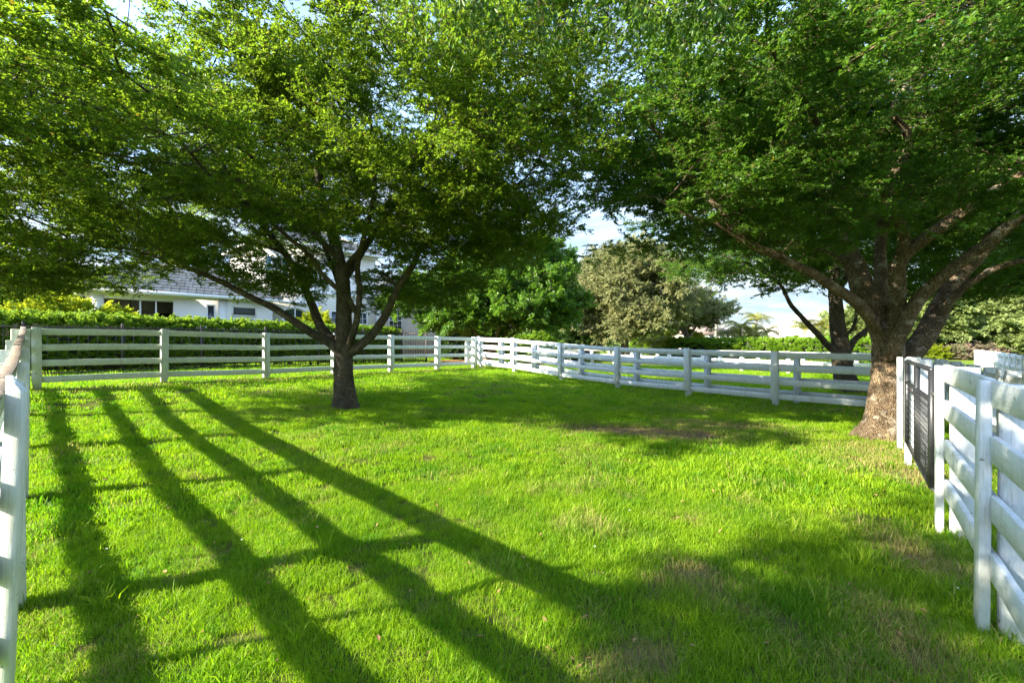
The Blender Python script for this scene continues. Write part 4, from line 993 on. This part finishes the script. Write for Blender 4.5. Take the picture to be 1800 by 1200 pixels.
# right run
tr = [0.1, 2.29, 4.83, 7.3, 9.74, 12.08, 14.5]
pr = [tuple(FC + Rd * t) for t in tr]
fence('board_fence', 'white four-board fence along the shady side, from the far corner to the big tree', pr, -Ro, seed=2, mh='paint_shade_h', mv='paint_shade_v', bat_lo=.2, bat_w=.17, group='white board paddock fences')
# second, outer run of the double fence
tr2 = [-2.0, .5, 2.6, 5.1, 7.5, 9.97, 12.4, 14.4]
pr2 = [tuple(FC + Ro * 1.25 + Rd * t) for t in tr2]
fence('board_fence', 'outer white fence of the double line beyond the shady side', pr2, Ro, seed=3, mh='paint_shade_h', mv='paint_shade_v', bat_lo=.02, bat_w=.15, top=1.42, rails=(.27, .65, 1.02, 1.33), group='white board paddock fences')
# left run, passing just beside the camera
Ld = np.array([.753, -.658]); Lin = np.array([.658, .753])
def Lp(dep): return (-.035 - 1.1406 * dep, dep)
pl = [Lp(9.75), Lp(7.85), Lp(6.1), Lp(4.45), Lp(2.75), Lp(.3), Lp(-1.6)]
lf = fence('board_fence', 'near white fence with weathered brown top edge, seen end-on along the left side', pl, Lin, seed=4, rw=.13, bat_w=.11, bat_t=.085, top=1.45, bat_lo=.0, wav=.012, group='white board paddock fences')
z0 = hz(*pl[0])
for k in range(len(pl) - 1):   # weathered cap boards
    p = np.array(pl[k]); q_ = np.array(pl[k + 1]); e = q_ - p; ln = np.linalg.norm(e); a = math.atan2(e[1], e[0]); V = []; Q = []
    rd = random.Random(k); z1, z2 = hz(*p) - z0, hz(*q_) - z0
    for s_ in range(13):
        t = s_ / 12; zz = z1 + (z2 - z1) * t + 1.475; wv = .008 * math.sin(k * 2.1 + t * 4); V += [(ln * t, -.035 + wv, zz), (ln * t, .05 + wv, zz), (ln * t, .05 + wv, zz + .016), (ln * t, -.035 + wv, zz + .016)]
    for s_ in range(12):
        b = s_ * 4
        for u_ in range(4): Q.append((b + u_, b + (u_ + 1) % 4, b + 4 + (u_ + 1) % 4, b + 4 + u_))
    Q += [(3, 2, 1, 0), (48, 49, 50, 51)]
    c0 = p - np.array(pl[0]) - Lin * .115
    MB().add(V, Q).build('cap_board', M['bare_wood'], lf, (c0[0], c0[1], 0), (0, 0, a), bevel=.003)
# a leaning upright board fixed to the near end of that fence
bd = MB(); bzz = hz(-2.44, 2.02)
bd.hexa([(-.045, -.016, -.1), (.04, -.016, -.1), (.04, .016, -.1), (-.045, .016, -.1), (-.045, -.016, 1.575), (.04, -.016, 1.50), (.04, .016, 1.50), (-.045, .016, 1.575)])
o = bd.build('brace_board', M['paint_v'], None, (-2.445, 2.02, bzz), (0, R(2.8), 0), bevel=.004)
tag(o, 'leaning white upright board nailed against the near fence by the left picture edge', 'board')
# near right run
nd_ = np.array([.629, .777]); nin = np.array([-.777, .629])
pn = [(2.84, 2.58), (3.86, 3.84)]
pn = [tuple(np.array(pn[0]) - nd_ * 3.2), tuple(np.array(pn[0]) - nd_ * 1.6)] + pn
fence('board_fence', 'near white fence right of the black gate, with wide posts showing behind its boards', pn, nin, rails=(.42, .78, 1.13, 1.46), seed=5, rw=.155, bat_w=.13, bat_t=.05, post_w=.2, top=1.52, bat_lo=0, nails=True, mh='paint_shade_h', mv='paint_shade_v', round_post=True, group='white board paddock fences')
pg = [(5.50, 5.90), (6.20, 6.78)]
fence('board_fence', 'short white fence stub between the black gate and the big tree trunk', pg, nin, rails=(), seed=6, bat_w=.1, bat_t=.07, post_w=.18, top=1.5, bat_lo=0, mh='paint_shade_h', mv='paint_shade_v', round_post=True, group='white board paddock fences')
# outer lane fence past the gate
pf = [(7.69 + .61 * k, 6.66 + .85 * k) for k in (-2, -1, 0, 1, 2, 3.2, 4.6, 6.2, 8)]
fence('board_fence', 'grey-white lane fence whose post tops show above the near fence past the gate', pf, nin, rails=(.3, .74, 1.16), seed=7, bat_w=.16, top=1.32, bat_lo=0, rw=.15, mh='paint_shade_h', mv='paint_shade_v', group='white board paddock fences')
# far fences
def run(a, b, sp):
    a = np.array(a, float); b = np.array(b, float); k = max(1, round(np.linalg.norm(b - a) / sp)); return [tuple(a + (b - a) * j / k) for j in range(k + 1)]
fence('board_fence', 'sunlit white two-board fence crossing the far paddock in front of the bright hedge', run((5.2, 37), (17.5, 18.4), 2.45), (-.8, -.6), rails=(.62, 1.1), top=1.22, rw=.2, seed=8, mh='paint_clean', mv='paint_clean', bat_lo=0, bat_w=.18, group='distant white fences')
fence('board_fence', 'second sunlit white fence just beyond the far paddock fence', run((7.0, 38.5), (19.4, 20), 2.45), (-.8, -.6), rails=(.45, 1.0), top=1.15, rw=.2, seed=9, mh='paint_clean', mv='paint_clean', bat_lo=0, bat_w=.18, group='distant white fences')
fence('board_fence', 'sunlit white fence crossing the meadow below the distant trees past the gate', run((32.5, 29.6), (16.5, 12.4), 1.5), (-.7, .7), rails=(.6, 1.05), top=1.18, rw=.16, seed=10, mh='paint_clean', mv='paint_clean', bat_lo=0, bat_w=.17, group='distant white fences')
fence('board_fence', 'distant white fence closing the lane past the glossy tree', run((1.9, 30), (6.2, 36.5), 2.45), (.8, -.5), rails=(.5, 1.0), top=1.2, rw=.2, seed=11, mh='paint_clean', mv='paint_clean', bat_lo=0, bat_w=.17, group='distant white fences')

# black rail fence under the distant trees
bf = empty('rail_fence', (45.5, 39.8, 0)); tag(bf, 'thin black rail fence in front of the pale trunks of the distant trees', 'fence')
for zz in (.35, .7, 1.05): MB().hexa([(0, 0, zz), (22, 2.4, zz), (22, 2.45, zz), (0, .05, zz), (0, 0, zz + .06), (22, 2.4, zz + .06), (22, 2.45, zz + .06), (0, .05, zz + .06)]).build('rail', M['dark_iron'], bf)
pm_ = MB().box(-.05, .05, -.05, .05, -.1, 1.2).mesh('post', M['dark_iron'])
for k in range(12): link('post', pm_, bf, (k * 2, k * 2 * 2.4 / 22 - .052, 0))

# small dark box on the lane fence
p = px(1196, 614, 19.5); o = MB().box(-.11, .11, -.05, .05, -.07, .07).build('junction_box', M['black_metal'], None, (p[0], p[1], p[2]), (0, 0, -.77), bevel=.01)
tag(o, 'small dark box fixed on the far white fence', 'box')

# ------------------------------------------------------------------ black gate
ga = np.array([3.93, 3.93]); gb = np.array([5.44, 5.80]); gl = float(np.linalg.norm(gb - ga)); gang = math.atan2(*(gb - ga)[::-1])
gate = empty('metal_gate', (ga[0], ga[1], hz(*ga)), gang); tag(gate, 'black steel gate with wire mesh between the near fence and the big tree', 'gate')
BM = M['black_metal']; gz0, gz1, gzm = .36, 1.47, 1.18
for a_, b_ in (((.06, gz0), (.06, gz1)), ((gl - .06, gz0), (gl - .06, gz1)), ((gl * .52, gz0), (gl * .52, gz1))):
    MB().tube([(a_[0], 0, a_[1]), (b_[0], 0, b_[1])], .028, 10).build('stile', BM, gate, sm=True)
for zz in (gz0, gzm, gz1): MB().tube([(.06, 0, zz), (gl - .06, 0, zz)], .024, 10).build('rail', BM, gate, sm=True)
wr = MB().tube([(.08, .012, 0), (gl - .08, .012, 0)], .0045, 5).mesh('wire', BM)
for k in range(1, 10): link('wire', wr, gate, (0, 0, gz0 + (gzm - gz0) * k / 10))
ms = MB()
for k in range(int((gl * .5) / .05)): ms.box(.07 + k * .05, .074 + k * .05, .017, .021, gz0, gzm)
for k in range(int((gzm - gz0) / .05)): ms.box(.07, gl * .52, .0215, .0245, gz0 + k * .05, gz0 + k * .05 + .004)
tag(ms.build('wire_mesh', BM, gate), kind='stuff')
MB().box(gl * .25 - .02, gl * .25 + .02, -.012, -.004, gz0, gz0 + .3).build('latch_plate', M['steel'], gate)
ch_ = MB(); 
for k in range(22):
    t = k / 21; x_ = gl - .45 + .5 * t; z_ = 1.14 - .12 * math.sin(math.pi * t) ** .8 + .05 * t
    t2 = (k + 1) / 21; ch_.tube([(x_, -.035, z_), (gl - .45 + .5 * t2, -.035, 1.14 - .12 * abs(math.sin(math.pi * min(t2, 1))) ** .8 + .05 * t2)], .007 if k % 2 else .011, 5)
ch_.build('chain', M['dark_iron'], gate, sm=True)
for zz in (.35, 1.25): MB().tube([(-.05, -.02, zz), (.06, -.0, zz)], .018, 8).build('hinge', M['steel'], gate)

# dark stake by the trunk
p = px(1505, 762, 7.75); o = MB().tube([(0, 0, -.05), (.01, 0, .1), (-.03, .01, .22)], [.014, .013, .011], 7).build('stake', BM, None, (p[0], p[1], hz(p[0], p[1])), sm=True)
tag(o, 'short black stake in the grass left of the big trunk', 'stake')

# ------------------------------------------------------------------ palms
def frond_mesh(seed, Ln, arch):
    r = np.random.default_rng(seed); V = []; T = []; pts = []
    for k in range(15):
        t = k / 14; pts.append(np.array([Ln * (t - .18 * t * t), 0, Ln * (.55 * t - arch * t * t)]))
    mb = MB(); mb.tube(pts, [.03 * (1 - .8 * k / 14) + .004 for k in range(15)], 4)
    for k in range(1, 15):
        for s_ in (-1, 1):
            for h_ in (0, .5):
                p_ = pts[k - 1] + (pts[k] - pts[k - 1]) * (h_ + .25); t = (k - h_) / 14; l = Ln * .28 * math.sin(math.pi * min(1, .12 + t * .88)) + .08; w_ = .045 * Ln / 2
                d_ = pts[k] - pts[k - 1]; d_ /= np.linalg.norm(d_); o_ = d_ * .55 * l + np.array([0, s_ * l * .8, -l * r.uniform(.1, .5)])
                mb.add([p_ - d_ * w_ * .5, p_ + d_ * w_ * .5, p_ + o_ * .6 + d_ * w_ * .6, p_ + o_], q=[(0, 1, 2, 3)])
    return mb.mesh('frond', M['leaf_palm'])
FR = [frond_mesh(s, 2.4, a) for s, a in ((1, .55), (2, .75), (3, .95), (4, 1.15))]
def palm(label, loc, hgt, nf, sc, seed, group, tr=.13, lean=.1):
    r = random.Random(seed); root = empty('palm_tree', loc); tag(root, label, 'palm tree', group)
    MB().tube([(0, 0, -.1), (lean * .3, 0, hgt * .35), (lean * .7, 0, hgt * .7), (lean, 0, hgt)], [tr * 1.25, tr, tr * .9, tr * .8], 9).build('trunk', M['bark_pale'], root, sm=True)
    for k in range(nf):
        o = link('frond', r.choice(FR), root, (lean, 0, hgt - .02), (r.uniform(-.2, .2), r.uniform(-.75, .35), k * 2.399 + r.uniform(-.2, .2))); s_ = sc * r.uniform(.8, 1.15); o.scale = (s_, s_, s_)
labs = ['golden palm at the left end of the clump above the far hedge', 'tall golden palm with reddish crown near the middle of the palm clump', 'bushy palm in the middle of the clump above the far hedge', 'low palm in front of the palm clump', 'palm at the right end of the clump beside the pale roof']
for k, (xp, dd, hg, sc) in enumerate([(1278, 44, 2.6, .85), (1328, 45, 4.3, .85), (1300, 44, 3.3, 1.1), (1320, 43, 2.3, 1.05), (1346, 44, 2.7, .95)]):
    p = px(xp, 600, dd); palm(labs[k], (p[0], p[1], 0), hg, 15, sc, k, 'palms above the far hedge')
for k, (xp, dd, hg, lab) in enumerate([(1412, 42, 3.0, 'drooping palm left of the forked trunk beyond the double fence'), (1440, 43, 3.4, 'drooping palm partly hidden by the forked trunk beyond the double fence')]):
    p = px(xp, 600, dd); palm(lab, (p[0], p[1], 0), hg, 16, .95, 20 + k, 'palms above the far hedge')
for k, (xp, dd, hg, lab) in enumerate([(1040, 41, 1.3, 'short yellow palm left of the olive-brown tree trunk'), (1145, 42, 1.5, 'short yellow palm right of the olive-brown tree trunk'), (1215, 50, 1.6, 'short yellow palm left of the distant brown roof')]):
    p = px(xp, 600, dd); palm(lab, (p[0], p[1], 0), hg, 15, .9, 30 + k, 'short palms near the olive-brown tree')
p = px(1258, 600, 55); palm('tall slim palm with bare pale trunk in front of the distant brown roof', (p[0], p[1], 0), 6.6, 16, .8, 40, None, tr=.16, lean=.15)

# ------------------------------------------------------------------ distant houses
def far_house(label, loc, rz, wx, wy, hw, hr, wall, roof, nwin, wz):
    root = empty('distant_house', loc, rz); tag(root, label, 'house')
    MB().box(-wx, wx, -wy, wy, -.2, hw).build('wall', M[wall], root)
    o_ = .5; MB().add([(-wx - o_, -wy - o_, hw), (wx + o_, -wy - o_, hw), (wx + o_, wy + o_, hw), (-wx - o_, wy + o_, hw), (-wx * .25, 0, hr), (wx * .25, 0, hr)], q=[(0, 1, 5, 4), (2, 3, 4, 5), (3, 2, 1, 0)], t=[(1, 2, 5), (3, 0, 4)]).build('roof', M[roof], root)
    for k in range(nwin):
        x_ = -wx * .8 + 1.6 * wx * k / max(1, nwin - 1); f = MB().box(x_ - .55, x_ + .55, -wy - .06, -wy - .003, wz - .65, wz + .65).build('window', M['trim_white'], root)
        MB().box(x_ - .45, x_ + .45, -wy - .09, -wy - .063, wz - .55, wz + .55).build('pane', M['window_glass'], f)
p = px(1235, 600, 95); far_house('distant white house with brown hipped roof above the far hedge', (p[0], p[1], 0), -.1, 5.6, 5, 3.4, 5.6, 'far_wall', 'far_roof', 5, 2.6)
p = px(1395, 600, 60); far_house('distant house with broad pale roof between the palms above the far hedge', (p[0] + 1.2, p[1], 0), -.35, 6.2, 5, 2.2, 5.6, 'far_wall', 'pale_roof', 3, 1.1)
p = px(1780, 600, 62); far_house('grey building half hidden behind the distant row of trees', (p[0], p[1], 0), -.6, 12, 5, 3.8, 6, 'far_wall', 'far_roof', 6, 1.6)
# far tree line closing the horizon
rs2 = np.random.default_rng(77); P_l = []
for ang in np.arange(-74, 80, .62):
    dd = 150 + 22 * math.sin(ang * .5) + rs2.uniform(-8, 8); hh = 4.2 + 2.5 * fnoise(ang * .35 + 50, 3.3, 2)
    if -5 < ang < 38: hh *= .62
    for k in range(7): P_l.append((math.sin(R(ang)) * dd + rs2.normal(0, 1.2), math.cos(R(ang)) * dd + rs2.normal(0, 2), rs2.uniform(.2, 1) * hh))
P_l = np.array(P_l); k_ = len(P_l)
o = gn_scatter('far_woodland', SP_HAZY, P_l, np.stack([rs2.normal(0, .5, k_), rs2.normal(-.6, .5, k_), rs2.uniform(0, 6.28, k_)], 1), rs2.uniform(1.8, 3.2, k_), rs2.integers(0, 3, k_))
tag(o, 'low hazy line of distant woodland along the horizon', 'woodland', kind='stuff')

# ------------------------------------------------------------------ turf
def tuft(seed, n_, rad_, h0, h1, wd, lean):
    r = np.random.default_rng(seed); V = []; T = []
    for k in range(n_):
        a = r.uniform(0, 6.283); q_ = math.sqrt(r.random()) * rad_; x_, y_ = math.cos(a) * q_, math.sin(a) * q_
        h_ = r.uniform(h0, h1); d_ = r.uniform(0, 6.283); ln = abs(r.normal(lean, .25)) * h_; w2 = wd * r.uniform(.7, 1.2) / 2
        dx, dy = math.cos(d_), math.sin(d_); tw = d_ + 1.57 + r.normal(0, .6); sx, sy = math.cos(tw) * w2, math.sin(tw) * w2; v = len(V)
        V += [(x_ - sx, y_ - sy, -.01), (x_ + sx, y_ + sy, -.01), (x_ + dx * ln * .35 - sx * .9, y_ + dy * ln * .35 - sy * .9, h_ * .6), (x_ + dx * ln * .35 + sx * .9, y_ + dy * ln * .35 + sy * .9, h_ * .6), (x_ + dx * ln, y_ + dy * ln, h_ * .95)]
        T += [(v, v + 1, v + 3), (v, v + 3, v + 2), (v + 2, v + 3, v + 4)]
    return bpy.data.objects.new('turf_tuft', mesh_np('turf_tuft', np.array(V), np.array(T), M['grass_blade']))
TN = [tuft(s, 50, .085, .03, .07, .0036, .6) for s in range(4)] + [tuft(10, 12, .05, .08, .15, .0055, .7), tuft(11, 9, .04, .08, .14, .0055, .9)]
TM = [tuft(20 + s, 60, .15, .03, .08, .0075, .5) for s in range(3)] + [tuft(25, 20, .1, .07, .13, .009, .7)]
TF = [tuft(30 + s, 80, .32, .03, .085, .015, .45) for s in range(3)]
rg = np.random.default_rng(5)
def sow(r0, r1, dens, half):
    k = int(dens * (r1 ** 2 - r0 ** 2) * math.radians(half)); rr = np.sqrt(rg.uniform(r0 ** 2, r1 ** 2, k)); aa = rg.uniform(-half, half, k) * math.pi / 180
    return np.sin(aa) * rr, np.cos(aa) * rr
def turf(name, label, r0, r1, dens, half, T, tall):
    x_, y_ = sow(r0, r1, dens, half); dr = dryness(x_, y_); mu = mulchness(x_, y_)
    hx = (x_ - HO[0]) * HD[0] + (y_ - HO[1]) * HD[1]; hy = (x_ - HO[0]) * HN[0] + (y_ - HO[1]) * HN[1]
    keep = (rg.random(len(x_)) > np.clip(dr - .35, 0, .6) * 1.15) & (mu < .4 * rg.random(len(x_)) + .2) & ~((hx > -8) & (hy > 4))
    x_, y_, dr = x_[keep], y_[keep], dr[keep]; k = len(x_)
    lush = fnoise(x_ * 1.1 + 70, y_ * 1.1 + 20, 3); nt = len(T) - tall
    idx = rg.integers(0, nt, k)
    if tall: tl = rg.random(k) < np.clip((lush - .55) * .7, .01, .15); idx[tl] = nt + rg.integers(0, tall, tl.sum())
    sc = (.62 + .95 * np.clip(lush - .15, 0, 1)) * rg.uniform(.8, 1.2, k) * (1 - .4 * np.clip(dr - .4, 0, 1))
    o = gn_scatter(name, T, np.stack([x_, y_, height(x_, y_)], 1), np.stack([rg.normal(0, .12, k), rg.normal(0, .12, k), rg.uniform(0, 6.28, k)], 1), sc, idx, dry=dr)
    tag(o, label, 'grass', kind='stuff'); print(name, k)
turf('near_grass', 'lush mown grass of the lawn nearest the camera', .9, 5.2, 330, 66, TN, 2)
turf('middle_grass', 'mown grass of the lawn around the two trees', 5.2, 12, 95, 60, TM, 1)
turf('far_grass', 'mown grass out to the fences and the field beyond', 12, 30, 24, 56, TF, 0)

# untrimmed grass at the feet of posts and trunks
rp = np.random.default_rng(71); fx_ = []; 
for (qx, qy), rr_ in [(q_, .12) for q_ in pb + pr + pl + pn + pg + pr2] + [((b1[0], b1[1]), .36), ((b2[0], b2[1]), .46), ((b6[0], b6[1]), .45)]:
    k = int(16 if rr_ < .2 else 46)
    for j in range(k):
        a = rp.uniform(0, 6.283); r_ = rr_ + abs(rp.normal(0, .07)); fx_.append((qx + math.cos(a) * r_, qy + math.sin(a) * r_))
fx_ = np.array(fx_); k = len(fx_)
o = gn_scatter('untrimmed_grass', TN, np.stack([fx_[:, 0], fx_[:, 1], height(fx_[:, 0], fx_[:, 1])], 1), np.stack([rp.normal(0, .15, k), rp.normal(0, .15, k), rp.uniform(0, 6.28, k)], 1), rp.uniform(.7, 1.25, k), rp.choice([0, 1, 4, 5], k), dry=rp.uniform(0, .35, k))
tag(o, 'taller untrimmed grass around the fence posts and trunks', 'grass', kind='stuff')
# tiny white flowers and fallen leaves on the lawn
V = []; T = []
rgf = np.random.default_rng(88)
for k in range(12):
    a = R(rgf.uniform(-50, 50)); rr = rgf.uniform(2, 9); x_, y_ = math.sin(a) * rr, math.cos(a) * rr; z_ = hz(x_, y_) + rgf.uniform(.06, .1); b = len(V); V.append((x_, y_, z_))
    for j in range(5): V.append((x_ + .008 * math.cos(j * 1.2566), y_ + .008 * math.sin(j * 1.2566), z_ + .006))
    T += [(b, b + 1 + j, b + 1 + (j + 1) % 5) for j in range(5)]
o = link('clover_flowers', mesh_np('clover_flowers', np.array(V), np.array(T), M['trim_white'])); tag(o, 'tiny white flowers dotted through the grass', 'flowers', kind='stuff')
k_ = 900; a = np.radians(rgf.uniform(-56, 56, k_)); rr = rgf.uniform(1.6, 14, k_); x_, y_ = np.sin(a) * rr, np.cos(a) * rr
x2 = rgf.normal(0, 1.1, 260) + 5.6; y2 = rgf.normal(0, 1.1, 260) + 6.4; x_ = np.concatenate([x_, x2]); y_ = np.concatenate([y_, y2]); k_ = len(x_)
Pq = np.stack([x_, y_, height(x_, y_) + rgf.uniform(.015, .05, k_)], 1); Dq = rgf.normal(0, 1, (k_, 3)) * [1, 1, .25]; Dq /= np.linalg.norm(Dq, axis=1, keepdims=True)
lo = leaves_mesh('fallen_leaves', leaf_faces(Pq, Dq, np.tile([0, 0, 1.], (k_, 1)) + rgf.normal(0, .3, (k_, 3)), rgf.uniform(.025, .06, k_), rgf.uniform(.012, .028, k_)), M['leaf_litter'])
COL.objects.link(lo); tag(lo, 'small dry fallen leaves scattered over the lawn', 'leaves', kind='stuff')
